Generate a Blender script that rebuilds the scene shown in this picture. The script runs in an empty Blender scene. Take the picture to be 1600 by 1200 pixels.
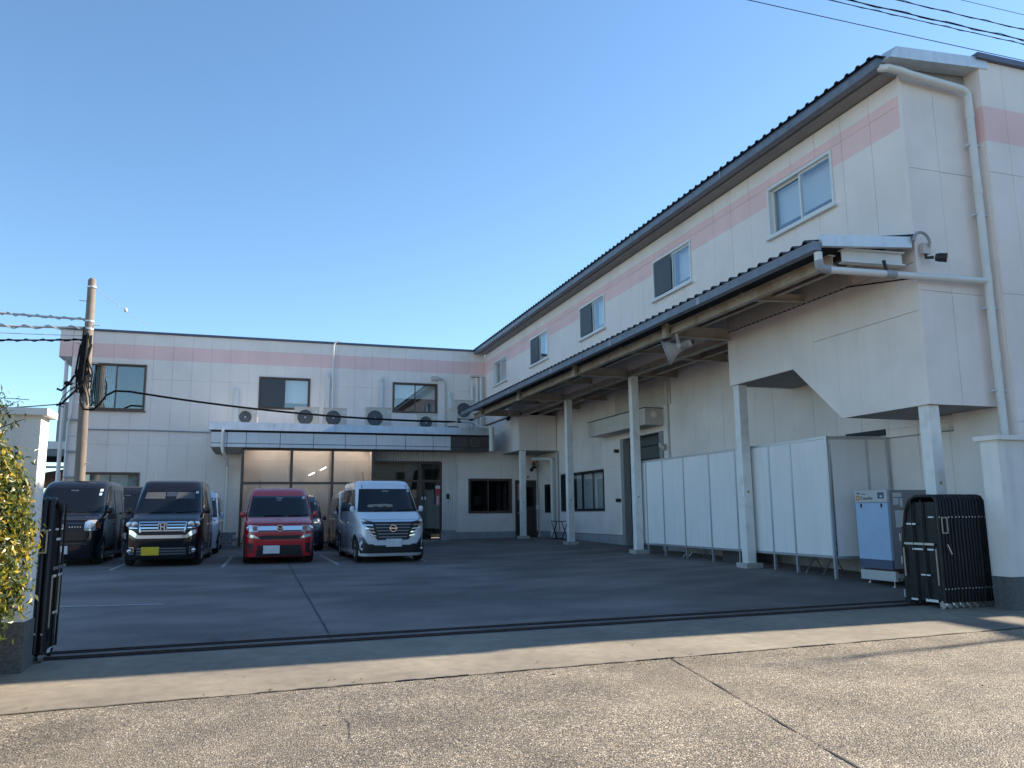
import bpy, bmesh, math, random
from mathutils import Vector, Matrix
random.seed(7)
SC = bpy.context.scene
C = SC.collection
R = math.radians
# ---------------------------------------------------------------- camera, world, sun, exposure
FPX = 1240.0
cam_d = bpy.data.cameras.new('camera')
cam = bpy.data.objects.new('camera', cam_d); C.objects.link(cam)
cam_d.sensor_width = 36.0; cam_d.lens = 36.0*FPX/1600.0
cam_d.clip_start = 0.05; cam_d.clip_end = 3000
yaw, pitch, roll = R(18.2146), R(9.2091), R(-0.5532)
fw = Vector((math.sin(yaw)*math.cos(pitch), math.cos(yaw)*math.cos(pitch), math.sin(pitch)))
r0 = Vector((math.cos(yaw), -math.sin(yaw), 0)); u0 = r0.cross(fw)
rr = r0*math.cos(roll)+u0*math.sin(roll); uu = -r0*math.sin(roll)+u0*math.cos(roll)
cam.matrix_world = Matrix(((rr.x, uu.x, -fw.x, 0), (rr.y, uu.y, -fw.y, 0), (rr.z, uu.z, -fw.z, 0), (0, 0, 0, 1)))
SC.camera = cam
SUN_EL, SUN_AZ = R(31.5), R(86.0)          # azimuth from +Y towards +X
world = bpy.data.worlds.new('World'); SC.world = world; world.use_nodes = True
wn = world.node_tree
bg = wn.nodes.get('Background') or wn.nodes.new('ShaderNodeBackground')
sky = wn.nodes.new('ShaderNodeTexSky'); sky.sky_type = 'NISHITA'; sky.sun_disc = False
sky.sun_elevation = SUN_EL; sky.sun_rotation = SUN_AZ
sky.air_density = 1.0; sky.dust_density = 0.15; sky.ozone_density = 4.0; sky.altitude = 0
tint = wn.nodes.new('ShaderNodeMix'); tint.data_type = 'RGBA'; tint.blend_type = 'MULTIPLY'; tint.inputs[0].default_value = 1.0
tint.inputs[7].default_value = (.87, .965, .95, 1)      # slightly more cyan, as the photograph's clear winter sky
wn.links.new(sky.outputs[0], tint.inputs[6]); wn.links.new(tint.outputs[2], bg.inputs[0]); bg.inputs[1].default_value = 0.115
sun_d = bpy.data.lights.new('sun', 'SUN'); sun_d.energy = 5.0; sun_d.angle = R(0.53); sun_d.color = (1.0, 0.88, 0.72)
sun = bpy.data.objects.new('sun', sun_d); C.objects.link(sun)
sdir = Vector((math.sin(SUN_AZ)*math.cos(SUN_EL), math.cos(SUN_AZ)*math.cos(SUN_EL), math.sin(SUN_EL)))
sun.rotation_euler = (-sdir).to_track_quat('-Z', 'Y').to_euler(); sun.location = (40, 0, 40)
vs = SC.view_settings
vs.view_transform = 'Standard'; vs.look = 'None'; vs.gamma = 1; vs.use_curve_mapping = False
vs.exposure = 1.15

# ---------------------------------------------------------------- helpers
def smooth(a, b, x):
    t = max(0.0, min(1.0, (x-a)/(b-a))); return t*t*(3-2*t)
def G(x, y):
    """ground height"""
    yy = max(-6.0, min(30.0, y))
    return -1.27+0.0143*yy+0.12*smooth(3.5, 8, x)*smooth(8, 11, y)*(1-smooth(24.5, 27.5, y))

MATS = {}
def mat(name, col, rough=.6, metal=0.0, namp=0.0, nscale=4.0, streak=0.0, bump=0.0, bscale=60.0, coat=0.0, spec=0.5, dirt=None, dirt_amt=0.0, dscale=1.0):
    if name in MATS: return MATS[name]
    m = bpy.data.materials.new(name); m.use_nodes = True
    nt = m.node_tree; b = nt.nodes['Principled BSDF']
    b.inputs['Base Color'].default_value = (*col, 1); b.inputs['Roughness'].default_value = rough
    b.inputs['Metallic'].default_value = metal; b.inputs['Coat Weight'].default_value = coat
    b.inputs['Coat Roughness'].default_value = 0.04; b.inputs['Specular IOR Level'].default_value = spec
    N = nt.nodes.new; L = nt.links.new
    if namp or bump or streak or dirt_amt:
        geo = N('ShaderNodeNewGeometry'); cur = None
        rgb = N('ShaderNodeRGB'); rgb.outputs[0].default_value = (*col, 1); cur = rgb.outputs[0]
        def noise(sc, det=5.0, vec=None):
            n = N('ShaderNodeTexNoise'); n.inputs['Scale'].default_value = sc; n.inputs['Detail'].default_value = det
            L(vec or geo.outputs['Position'], n.inputs['Vector']); return n.outputs['Fac']
        def ramp(f, a, b_, lo, hi):
            r = N('ShaderNodeMapRange'); r.inputs['From Min'].default_value = a; r.inputs['From Max'].default_value = b_
            r.inputs['To Min'].default_value = lo; r.inputs['To Max'].default_value = hi; L(f, r.inputs['Value']); return r.outputs[0]
        def mulv(c, f):
            x = N('ShaderNodeVectorMath'); x.operation = 'SCALE'; L(c, x.inputs[0]); L(f, x.inputs['Scale']); return x.outputs[0]
        if namp: cur = mulv(cur, ramp(noise(nscale), .3, .7, 1-namp, 1+namp))
        if streak:
            mp = N('ShaderNodeMapping'); mp.inputs['Scale'].default_value = (9, 9, .5); L(geo.outputs['Position'], mp.inputs['Vector'])
            cur = mulv(cur, ramp(noise(1.0, 6, mp.outputs[0]), .45, .75, 1, 1-streak))
        if dirt_amt:
            mx = N('ShaderNodeMix'); mx.data_type = 'RGBA'; L(ramp(noise(dscale, 8), .5, .68, 0, dirt_amt), mx.inputs[0])
            L(cur, mx.inputs[6]); mx.inputs[7].default_value = (*dirt, 1); cur = mx.outputs[2]
        L(cur, b.inputs['Base Color'])
        if bump:
            bp = N('ShaderNodeBump'); bp.inputs['Strength'].default_value = bump; bp.inputs['Distance'].default_value = .01
            L(noise(bscale, 3), bp.inputs['Height']); L(bp.outputs[0], b.inputs['Normal'])
    MATS[name] = m; return m

def glass(name, tint, base=.10, rough=.015):
    m = bpy.data.materials.new(name); m.use_nodes = True; nt = m.node_tree; nt.nodes.clear()
    N = nt.nodes.new; L = nt.links.new
    o = N('ShaderNodeOutputMaterial'); mx = N('ShaderNodeMixShader'); tr = N('ShaderNodeBsdfTransparent'); gl = N('ShaderNodeBsdfGlossy')
    tr.inputs[0].default_value = (*tint, 1); gl.inputs['Roughness'].default_value = rough; gl.inputs[0].default_value = (.95, .97, 1, 1)
    fr = N('ShaderNodeFresnel'); ge = N('ShaderNodeNewGeometry'); io = N('ShaderNodeMath'); io.operation = 'MULTIPLY_ADD'
    io.inputs[1].default_value = 1/1.5-1.5; io.inputs[2].default_value = 1.5; L(ge.outputs['Backfacing'], io.inputs[0]); L(io.outputs[0], fr.inputs[0])
    ad = N('ShaderNodeMath'); ad.operation = 'ADD'; ad.inputs[1].default_value = base; ad.use_clamp = True
    L(fr.outputs[0], ad.inputs[0]); L(ad.outputs[0], mx.inputs[0]); L(tr.outputs[0], mx.inputs[1]); L(gl.outputs[0], mx.inputs[2]); L(mx.outputs[0], o.inputs[0])
    MATS[name] = m; return m

def siding(name, col, pink, z0, z1):
    """painted siding: base colour, a painted pink band between two heights, faint runs and grime"""
    m = mat(name, col, rough=.7, namp=.04, nscale=1.3, streak=.03, bump=.05, bscale=160, dirt=(.52, .47, .42), dirt_amt=.16, dscale=.9)
    nt = m.node_tree; b = nt.nodes['Principled BSDF']; N = nt.nodes.new; L = nt.links.new
    src = b.inputs['Base Color'].links[0].from_socket
    geo = N('ShaderNodeNewGeometry'); sx = N('ShaderNodeSeparateXYZ'); L(geo.outputs['Position'], sx.inputs[0])
    a = N('ShaderNodeMath'); a.operation = 'GREATER_THAN'; a.inputs[1].default_value = z0; L(sx.outputs[2], a.inputs[0])
    c = N('ShaderNodeMath'); c.operation = 'LESS_THAN'; c.inputs[1].default_value = z1; L(sx.outputs[2], c.inputs[0])
    p = N('ShaderNodeMath'); p.operation = 'MULTIPLY'; L(a.outputs[0], p.inputs[0]); L(c.outputs[0], p.inputs[1])
    mu = N('ShaderNodeMix'); mu.data_type = 'RGBA'; mu.blend_type = 'MULTIPLY'; L(p.outputs[0], mu.inputs[0]); L(src, mu.inputs[6]); mu.inputs[7].default_value = (*pink, 1)
    L(mu.outputs[2], b.inputs['Base Color']); return m

class MB:
    def __init__(s): s.v = []; s.f = []; s.m = []; s.mi = 0; s.sm = []; s.smooth = False
    def face(s, idx): s.f.append(idx); s.m.append(s.mi); s.sm.append(s.smooth)
    def poly_box(s, P8):
        n = len(s.v); s.v += [tuple(p) for p in P8]
        for q in ((0, 3, 2, 1), (4, 5, 6, 7), (0, 1, 5, 4), (1, 2, 6, 5), (2, 3, 7, 6), (3, 0, 4, 7)): s.face([n+i for i in q])
        return s
    def box(s, x0, x1, y0, y1, z0, z1):
        return s.poly_box([(x0, y0, z0), (x1, y0, z0), (x1, y1, z0), (x0, y1, z0), (x0, y0, z1), (x1, y0, z1), (x1, y1, z1), (x0, y1, z1)])
    def fbox(s, F, u0, u1, z0, z1, d0, d1):
        """box in a wall frame F(u, z, depth outwards)"""
        return s.poly_box([F(u0, z0, d0), F(u1, z0, d0), F(u1, z0, d1), F(u0, z0, d1), F(u0, z1, d0), F(u1, z1, d0), F(u1, z1, d1), F(u0, z1, d1)])
    def prism(s, pts, ext):
        n = len(s.v); k = len(pts); e = Vector(ext)
        s.v += [tuple(p) for p in pts]+[tuple(Vector(p)+e) for p in pts]
        s.face(list(range(n, n+k))[::-1]); s.face(list(range(n+k, n+2*k)))
        for i in range(k): j = (i+1) % k; s.face([n+i, n+j, n+k+j, n+k+i])
        return s
    def bar(s, a, b, w, h=None, up=(0, 0, 1)):
        a = Vector(a); b = Vector(b); h = h or w; d = (b-a).normalized(); u = Vector(up)
        if abs(d.dot(u)) > .98: u = Vector((0, 1, 0))
        x = d.cross(u).normalized(); y = x.cross(d).normalized()
        o = [x*(-w/2)+y*(-h/2), x*(w/2)+y*(-h/2), x*(w/2)+y*(h/2), x*(-w/2)+y*(h/2)]
        return s.poly_box([a+q for q in o]+[b+q for q in o])
    def tube(s, path, r, n=8, caps=True):
        P = [Vector(p) for p in path]; k = len(P); base = len(s.v); rad = r if isinstance(r, (list, tuple)) else [r]*k
        d = (P[1]-P[0]).normalized(); x = d.orthogonal().normalized()
        for i in range(k):
            t = ((P[min(i+1, k-1)]-P[i]).normalized()+(P[i]-P[max(i-1, 0)]).normalized()).normalized() if k > 1 else d
            x = (x-t*x.dot(t)).normalized(); y = t.cross(x)
            for j in range(n):
                a = 2*math.pi*j/n; s.v.append(tuple(P[i]+(x*math.cos(a)+y*math.sin(a))*rad[i]))
        sm = s.smooth; s.smooth = True
        for i in range(k-1):
            for j in range(n):
                q = (j+1) % n; s.face([base+i*n+j, base+i*n+q, base+(i+1)*n+q, base+(i+1)*n+j])
        s.smooth = sm
        if caps: s.face([base+j for j in range(n)][::-1]); s.face([base+(k-1)*n+j for j in range(n)])
        return s
    def lathe(s, prof, M=None, n=24, closed=False):
        """prof: (radius, height) along local +Z"""
        M = M or Matrix(); base = len(s.v); k = len(prof)
        for r, h in prof:
            for j in range(n):
                a = 2*math.pi*j/n; s.v.append(tuple(M @ Vector((r*math.cos(a), r*math.sin(a), h))))
        sm = s.smooth; s.smooth = True
        for i in range(k-1):
            for j in range(n):
                q = (j+1) % n; s.face([base+i*n+j, base+i*n+q, base+(i+1)*n+q, base+(i+1)*n+j])
        s.smooth = sm
        if not closed: s.face([base+j for j in range(n)][::-1]); s.face([base+(k-1)*n+j for j in range(n)])
        return s
    def blob(s, c, r, e=4.0, nu=16, nv=10):
        """superellipsoid: a box with well rounded edges"""
        base = len(s.v); f = lambda t: math.copysign(abs(t)**(2/e), t)
        for i in range(nv+1):
            v = -math.pi/2+math.pi*i/nv
            for j in range(nu):
                u = 2*math.pi*j/nu
                s.v.append((c[0]+r[0]*f(math.cos(v))*f(math.cos(u)), c[1]+r[1]*f(math.cos(v))*f(math.sin(u)), c[2]+r[2]*f(math.sin(v))))
        sm = s.smooth; s.smooth = True
        for i in range(nv):
            for j in range(nu):
                q = (j+1) % nu; s.face([base+i*nu+j, base+i*nu+q, base+(i+1)*nu+q, base+(i+1)*nu+j])
        s.smooth = sm; return s
    def build(s, name, mats, parent=None, fix=True):
        me = bpy.data.meshes.new(name); me.from_pydata(s.v, [], s.f)
        for m in (mats if isinstance(mats, (list, tuple)) else [mats]): me.materials.append(m)
        me.polygons.foreach_set('material_index', s.m); me.polygons.foreach_set('use_smooth', s.sm)
        if fix:
            bm = bmesh.new(); bm.from_mesh(me); bmesh.ops.remove_doubles(bm, verts=bm.verts, dist=1e-6)
            bmesh.ops.recalc_face_normals(bm, faces=bm.faces); bm.to_mesh(me); bm.free()
        if any(s.sm): me.set_sharp_from_angle(angle=R(40))
        me.update()
        o = bpy.data.objects.new(name, me); C.objects.link(o)
        if parent: adopt(o, parent)
        return o
def world_loc(o):
    v = Vector(o.location)
    return v if o.parent is None else v+world_loc(o.parent)
def adopt(o, parent):
    o.parent = parent
    root = parent
    while root.parent: root = root.parent
    if parent is root and root.get('fixed'): o.matrix_parent_inverse = Matrix.Translation(-Vector(root.location))
def tag(o, label, cat, group=None, kind=None):
    if label: o['label'] = label
    if cat: o['category'] = cat
    if group: o['group'] = group
    if kind: o['kind'] = kind
    return o
def thing(name, label, cat, loc=(0, 0, 0), group=None, fixed=True):
    """an Empty at the thing's base; fixed: its parts are given in world coordinates"""
    o = bpy.data.objects.new(name, None); C.objects.link(o); o.location = loc; o.empty_display_size = .3
    if fixed: o['fixed'] = 1
    return tag(o, label, cat, group)
def copy_tree(o, parent=None):
    c = o.copy(); C.objects.link(c)
    if parent: c.parent = parent
    for ch in list(o.children): copy_tree(ch, c)
    return c
def sub_rect(r, holes):
    u = sorted({r[0], r[1]} | {h for q in holes for h in q[:2] if r[0] < h < r[1]})
    z = sorted({r[2], r[3]} | {h for q in holes for h in q[2:4] if r[2] < h < r[3]})
    out = []
    for a, b in zip(u, u[1:]):
        run = None
        for c, d in zip(z, z[1:]):
            cu, cz = (a+b)/2, (c+d)/2
            if any(q[0] < cu < q[1] and q[2] < cz < q[3] for q in holes):
                if run: out.append((a, b, *run)); run = None
            else: run = (run[0], d) if run else (c, d)
        if run: out.append((a, b, *run))
    return out
def steps(a, b, st): 
    n = max(1, round((b-a)/st)); return [a+(b-a)*i/n for i in range(n+1)]
def components(rs):
    left, out = list(rs), []
    touch = lambda a, b: (abs(a[1]-b[0]) < 1e-6 or abs(b[1]-a[0]) < 1e-6) and min(a[3], b[3])-max(a[2], b[2]) > 1e-4
    while left:
        g = [left.pop()]; i = 0
        while i < len(g):
            for q in left[:]:
                if touch(g[i], q): g.append(q); left.remove(q)
            i += 1
        out.append(g)
    return out
def panel_wall(parent, F, us, zs, holes, m, joint, gap=.014, th=.03):
    """each siding panel its own object, a joint sheet recessed behind"""
    for a, b in zip(us, us[1:]):
        for c, d in zip(zs, zs[1:]):
            rs = sub_rect((a+gap/2, b-gap/2, c+gap/2, d-gap/2), holes)
            if not rs: continue
            off = random.uniform(-.0015, .0015)
            for grp in components(rs):
                mb = MB()
                for q in grp: mb.fbox(F, *q, -th, off)
                mb.build('siding_panel', m, parent, fix=True)
    mb = MB()
    for q in sub_rect((us[0]+.04, us[-1]-.04, zs[0]+.01, zs[-1]-.01), holes): mb.fbox(F, *q, -.16, -.016)
    mb.build('wall_core', joint, parent)
def frame_bars(mb, F, u0, u1, z0, z1, w, d0, d1):
    mb.fbox(F, u0, u1, z0, z0+w, d0, d1); mb.fbox(F, u0, u1, z1-w, z1, d0, d1)
    mb.fbox(F, u0, u0+w, z0+w, z1-w, d0, d1); mb.fbox(F, u1-w, u1, z0+w, z1-w, d0, d1)
def window(parent, F, u0, u1, z0, z1, fm, blind=(), splits=None, net=None, sill=None, fw_=.045, depth=.6, pane=None, label=None, bcols=None):
    fr = MB(); frame_bars(fr, F, u0-.01, u1+.01, z0-.01, z1+.01, fw_, -.10, .025)
    if sill: fr.fbox(F, u0-.05, u1+.05, z0-.05, z0-.012, -.05, .075)
    w = fr.build('window', fm, parent)
    if label: w['label'] = label
    cuts = splits or [u0, (u0+u1)/2, u1]; cuts = [u0+fw_-.01]+list(cuts[1:-1])+[u1-fw_+.01]
    for i, (a, b) in enumerate(zip(cuts, cuts[1:])):
        dd = -.03 if i % 2 == 0 else -.065; e = .018
        s = MB(); frame_bars(s, F, a-(e if i else 0), b+(e if i < len(cuts)-2 else 0), z0+fw_-.01, z1-fw_+.01, .034, dd-.012, dd+.012); s.build('sash', fm, w)
        g = MB(); g.fbox(F, a+.012, b-.012, z0+fw_+.01, z1-fw_-.01, dd-.004, dd+.004); g.build('pane', pane or MATS['pane_glass'], w)
        if net == i: MB().fbox(F, a+.02, b-.02, z0+fw_+.02, z1-fw_-.02, .004, .010).build('insect_screen', MATS['insect_net'], w)
        if i < len(blind) and blind[i]:
            zb = z1-(z1-z0)*blind[i]; bm_ = MB(); bm_.fbox(F, a-.0, b+.0, zb, z1-.02, -.20, -.19)
            bm_.build('blind', (bcols[i] if bcols else MATS['blind_white']), w)
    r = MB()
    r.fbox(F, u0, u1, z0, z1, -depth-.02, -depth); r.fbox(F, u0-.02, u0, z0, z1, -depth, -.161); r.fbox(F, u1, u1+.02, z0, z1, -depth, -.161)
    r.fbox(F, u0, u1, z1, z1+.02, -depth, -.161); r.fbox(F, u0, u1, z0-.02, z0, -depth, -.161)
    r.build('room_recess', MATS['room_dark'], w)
    return w
def text(body, size, F, u, z, d, m, parent, rot):
    cu = bpy.data.curves.new('lettering', 'FONT'); cu.body = body; cu.size = size; cu.extrude = .0008; cu.materials.append(m)
    t_ = bpy.data.objects.new('lettering_curve', cu); C.objects.link(t_)
    me = bpy.data.meshes.new_from_object(t_.evaluated_get(bpy.context.evaluated_depsgraph_get())); bpy.data.objects.remove(t_)
    o = bpy.data.objects.new('lettering', me); C.objects.link(o); o.rotation_euler = rot; o.location = F(u, z, d); adopt(o, parent); return o

TUBE = 9.5
# ---------------------------------------------------------------- materials
WALL = (.88, .775, .715); PINK = (1.02, .77, .78)
siding('siding_office', WALL, PINK, 5.07, 5.54)
siding('siding_factory', WALL, PINK, 5.08, 5.54)
siding('siding_tower', WALL, PINK, 4.95, 5.46)
mat('siding_plain', WALL, .7, namp=.045, nscale=1.3, streak=.035, bump=.05, bscale=160, dirt=(.50, .45, .40), dirt_amt=.2, dscale=1.1)
mat('siding_peach', (.62, .55, .48), .7, namp=.05, nscale=1.3, streak=.12)
mat('joint_grey', (.70, .63, .58), .9)
mat('foundation', (.36, .36, .37), .85, namp=.12, nscale=5, streak=.2, bump=.3, bscale=40)
mat('coping_dark', (.10, .11, .15), .45, metal=.3, namp=.1, nscale=3)
mat('roof_dark', (.045, .05, .065), .45, metal=.2, namp=.2, nscale=6)
mat('gutter_grey', (.17, .19, .23), .45, metal=.2, namp=.12, nscale=5, streak=.2)
mat('galvanised', (.62, .65, .68), .42, metal=.35, namp=.06, nscale=5, streak=.12)
mat('fascia_alu', (.66, .66, .68), .38, metal=.25, namp=.05, nscale=2, streak=.10); mat('sign_bronze', (.10, .09, .085), .35, metal=.4, namp=.15, nscale=2); mat('sign_bronze_light', (.16, .145, .13), .4, metal=.4)
mat('seam_black', (.03, .03, .035), .7)
mat('pvc_white', (.70, .69, .66), .45, namp=.05, nscale=3)
mat('pvc_grey', (.30, .31, .33), .5, namp=.06, nscale=3)
mat('steel_cream', (.46, .40, .32), .6, namp=.1, nscale=4, streak=.2, dirt=(.30, .17, .09), dirt_amt=.5, dscale=3)
mat('column_white', (.82, .80, .76), .5, namp=.05, nscale=3, dirt=(.4, .36, .3), dirt_amt=.25, dscale=5)
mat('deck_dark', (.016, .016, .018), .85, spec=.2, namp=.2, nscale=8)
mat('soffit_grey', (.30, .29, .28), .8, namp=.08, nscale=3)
mat('alu_white', (.72, .72, .70), .4)
mat('alu_brown', (.12, .082, .066), .4, metal=.4, namp=.1, nscale=5)
mat('alu_dark', (.03, .03, .035), .4, metal=.3)
mat('alu_frame', (.55, .57, .60), .35, metal=.7)
mat('blind_white', (.80, .80, .80), .8, namp=.03, nscale=8)
mat('blind_beige', (.88, .70, .58), .85, namp=.05, nscale=2)
mat('blind_teal', (.20, .36, .38), .8, namp=.05, nscale=3)
mat('curtain_teal', (.42, .52, .52), .8, namp=.2, nscale=6)
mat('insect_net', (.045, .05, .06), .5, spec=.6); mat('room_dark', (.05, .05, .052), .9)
mat('door_brown', (.055, .042, .036), .45, namp=.1, nscale=5)
mat('shutter_green', (.075, .085, .08), .5, namp=.12, nscale=4, streak=.2)
mat('plaster_white', (.82, .79, .74), .85, namp=.05, nscale=3, streak=.12, bump=.35, bscale=70)
mat('granite_dark', (.13, .13, .13), .75, namp=.35, nscale=55, bump=.4, bscale=80, streak=.25)
mat('concrete', (.42, .40, .37), .9, namp=.14, nscale=6, bump=.4, bscale=70)
mat('brick_grey', (.33, .31, .29), .9, namp=.15, nscale=12)
mat('pole_concrete', (.21, .17, .14), .85, namp=.12, nscale=5, streak=.2, bump=.2, bscale=60)
mat('cable_black', (.009, .009, .011), .8, spec=.2)
mat('cable_grey', (.42, .42, .43), .6)
mat('gate_black', (.02, .02, .022), .42, metal=.4, namp=.2, nscale=9)
mat('tape_white', (.72, .72, .70), .4)
mat('tape_tan', (.42, .35, .25), .6)
mat('steel_bright', (.6, .6, .62), .3, metal=.9)
mat('rail_rust', (.07, .05, .045), .6, metal=.4, namp=.3, nscale=20)
mat('panel_white', (.82, .79, .77), .55, namp=.03, nscale=1.5, streak=.06)
mat('ac_ivory', (.56, .51, .45), .55, namp=.05, nscale=3, streak=.1)
mat('ac_dark', (.085, .083, .083), .6)
mat('ac_white', (.80, .79, .76), .5)
mat('blue_panel', (.36, .50, .68), .45, namp=.04, nscale=5)
mat('grey_panel', (.27, .27, .29), .5, namp=.05, nscale=4)
mat('light_panel', (.50, .50, .49), .5)
mat('navy_panel', (.07, .10, .17), .5)
mat('ink', (.02, .02, .03), .6)
mat('paper', (.62, .66, .66), .7)
mat('sign_red', (.55, .05, .06), .6)
mat('sign_pink', (.62, .22, .28), .6)
mat('orange_mark', (.55, .22, .06), .6)
mat('line_white', (.44, .43, .42), .8, namp=.3, nscale=18)
mat('lamp_body', (.55, .50, .47), .5, namp=.06, nscale=8)
mat('chrome', (.75, .76, .78), .12, metal=1.0)
mat('rubber', (.018, .018, .018), .8, namp=.2, nscale=30)
mat('black_plastic', (.016, .016, .018), .5)
mat('car_glass', (.008, .010, .014), .03, coat=0.0, spec=.45)
mat('visor_grey', (.085, .085, .09), .6); mat('lamp_clear', (.55, .58, .62), .08, metal=.5, coat=1.0)
mat('lamp_dark', (.10, .11, .13), .08, metal=.6, coat=1.0)
mat('amber', (.35, .10, .03), .3, coat=1)
mat('plate_white', (.70, .72, .74), .5, namp=.12, nscale=20)
mat('plate_yellow', (.72, .50, .03), .5, namp=.1, nscale=20)
mat('paint_black', (.010, .010, .014), .10, coat=.3, spec=.4)
mat('paint_purple', (.010, .009, .012), .10, coat=.3, spec=.4)
mat('paint_red', (.50, .012, .022), .22, coat=1.0)
mat('paint_white', (.70, .72, .76), .22, coat=1.0)
mat('paint_silver', (.42, .43, .44), .25, metal=.5, coat=1.0)
mat('paint_dark', (.03, .03, .035), .16, coat=1.0)
mat('paint_pale', (.62, .68, .74), .22, coat=1.0)
mat('cloth_beige', (.30, .26, .22), .9)
mat('bark', (.10, .07, .05), .9, namp=.2, nscale=30)
mat('rust_brown', (.10, .05, .035), .8, namp=.2, nscale=8)
def leaf_mat(name, col):
    m = mat(name, col, .38, namp=.35, nscale=23); b = m.node_tree.nodes['Principled BSDF']
    nt = m.node_tree; tl = nt.nodes.new('ShaderNodeBsdfTranslucent'); tl.inputs[0].default_value = (*[min(1, c*1.5) for c in col], 1); mx = nt.nodes.new('ShaderNodeMixShader'); mx.inputs[0].default_value = .35
    o = nt.nodes['Material Output']; nt.links.new(b.outputs[0], mx.inputs[1]); nt.links.new(tl.outputs[0], mx.inputs[2]); nt.links.new(mx.outputs[0], o.inputs[0]); return m
leaf_mat('leaf_green', (.085, .115, .022)); leaf_mat('leaf_yellow', (.36, .28, .03)); leaf_mat('leaf_dark', (.03, .05, .016))
glass('pane_glass', (.90, .92, .92), .10); glass('pane_tint', (.42, .42, .44), -.02); glass('pane_clear', (.92, .93, .92), .0); glass('pane_green', (.35, .42, .38), .05)

def ground_mats():
    # asphalt of the yard: fine grain, worn pale patches, tyre-dark patches, hairline cracks
    m = bpy.data.materials.new('asphalt_yard'); m.use_nodes = True; nt = m.node_tree; b = nt.nodes['Principled BSDF']; N = nt.nodes.new; L = nt.links.new
    geo = N('ShaderNodeNewGeometry'); P = geo.outputs['Position']
    def noise(sc, det=4., vec=None):
        n = N('ShaderNodeTexNoise'); n.inputs['Scale'].default_value = sc; n.inputs['Detail'].default_value = det; L(vec or P, n.inputs['Vector']); return n.outputs['Fac']
    def mr(f, a, b_, lo, hi):
        r = N('ShaderNodeMapRange'); r.inputs[1].default_value = a; r.inputs[2].default_value = b_; r.inputs[3].default_value = lo; r.inputs[4].default_value = hi; L(f, r.inputs[0]); return r.outputs[0]
    def mul(a, c):
        x = N('ShaderNodeMath'); x.operation = 'MULTIPLY'; L(a, x.inputs[0]); L(c, x.inputs[1]); return x.outputs[0]
    def mix(f, a, c):
        x = N('ShaderNodeMix'); x.data_type = 'RGBA'; L(f, x.inputs[0])
        for k, v in ((6, a), (7, c)):
            if isinstance(v, tuple): x.inputs[k].default_value = (*v, 1)
            else: L(v, x.inputs[k])
        return x.outputs[2]
    mp = N('ShaderNodeMapping'); mp.inputs['Scale'].default_value = (.75, 1.15, 1); L(P, mp.inputs[0])
    f = mul(mul(mr(noise(.35, 6), .3, .7, .78, 1.2), mr(noise(1.2, 8, mp.outputs[0]), .35, .7, .74, 1.26)), mr(noise(150, 2), .25, .75, .6, 1.4))
    sc_ = N('ShaderNodeVectorMath'); sc_.operation = 'SCALE'; sc_.inputs[0].default_value = (.185, .155, .142); L(f, sc_.inputs['Scale'])
    wv = N('ShaderNodeTexWave'); wv.wave_type = 'RINGS'; wv.inputs['Scale'].default_value = .16; wv.inputs['Distortion'].default_value = 7; wv.inputs['Detail'].default_value = 3; wv.inputs['Detail Scale'].default_value = .6
    L(P, wv.inputs['Vector']); tyre = mul(mr(wv.outputs['Fac'], .80, .97, 0, 1), mr(noise(.5, 3), .42, .62, 0, .30))
    sc2 = N('ShaderNodeMix'); sc2.data_type = 'RGBA'; L(tyre, sc2.inputs[0]); L(sc_.outputs[0], sc2.inputs[6]); sc2.inputs[7].default_value = (.07, .06, .056, 1)
    pale = mix(mr(noise(.8, 9), .56, .70, 0, .35), sc2.outputs[2], (.27, .235, .215)); oil = mix(mr(noise(2.3, 3), .70, .76, 0, .6), pale, (.07, .06, .055))
    sp = mr(noise(38, 1), .66, .71, 0, .5)
    col = mix(sp, oil, (.34, .30, .27))
    L(col, b.inputs['Base Color']); b.inputs['Roughness'].default_value = .85
    bp = N('ShaderNodeBump'); bp.inputs['Strength'].default_value = .5; bp.inputs['Distance'].default_value = .006; L(noise(160, 2), bp.inputs['Height']); L(bp.outputs[0], b.inputs['Normal'])
    MATS['asphalt_yard'] = m
    # exposed aggregate of the road
    m = bpy.data.materials.new('aggregate_road'); m.use_nodes = True; nt = m.node_tree; b = nt.nodes['Principled BSDF']; N = nt.nodes.new; L = nt.links.new
    geo = N('ShaderNodeNewGeometry'); P = geo.outputs['Position']
    vo = N('ShaderNodeTexVoronoi'); vo.inputs['Scale'].default_value = 92; L(P, vo.inputs['Vector'])
    sep = N('ShaderNodeSeparateColor'); L(vo.outputs['Color'], sep.inputs[0])
    cr = N('ShaderNodeValToRGB'); L(sep.outputs[0], cr.inputs[0])
    e = cr.color_ramp; e.interpolation = 'CONSTANT'
    cols = [(0, (.11, .096, .076)), (.18, (.18, .15, .112)), (.36, (.27, .215, .15)), (.55, (.33, .27, .19)), (.72, (.23, .20, .165)), (.84, (.43, .36, .265)), (.94, (.60, .53, .42))]
    e.elements[0].position = 0; e.elements[0].color = (*cols[0][1], 1); e.elements[1].position = cols[1][0]; e.elements[1].color = (*cols[1][1], 1)
    for p_, c_ in cols[2:]: q = e.elements.new(p_); q.color = (*c_, 1)
    ed = mr(vo.outputs['Distance'], .30, .62, 1, .6)
    big = mr(noise(.55, 6), .3, .7, .80, 1.32); big2 = mr(noise(2.2, 7), .35, .68, .8, 1.18)
    sc_ = N('ShaderNodeVectorMath'); sc_.operation = 'SCALE'; L(cr.outputs[0], sc_.inputs[0]); L(mul(mul(big, big2), ed), sc_.inputs['Scale'])
    tan_ = mix(mr(noise(.4, 5), .5, .64, 0, .4), sc_.outputs[0], (.25, .205, .145))
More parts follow.
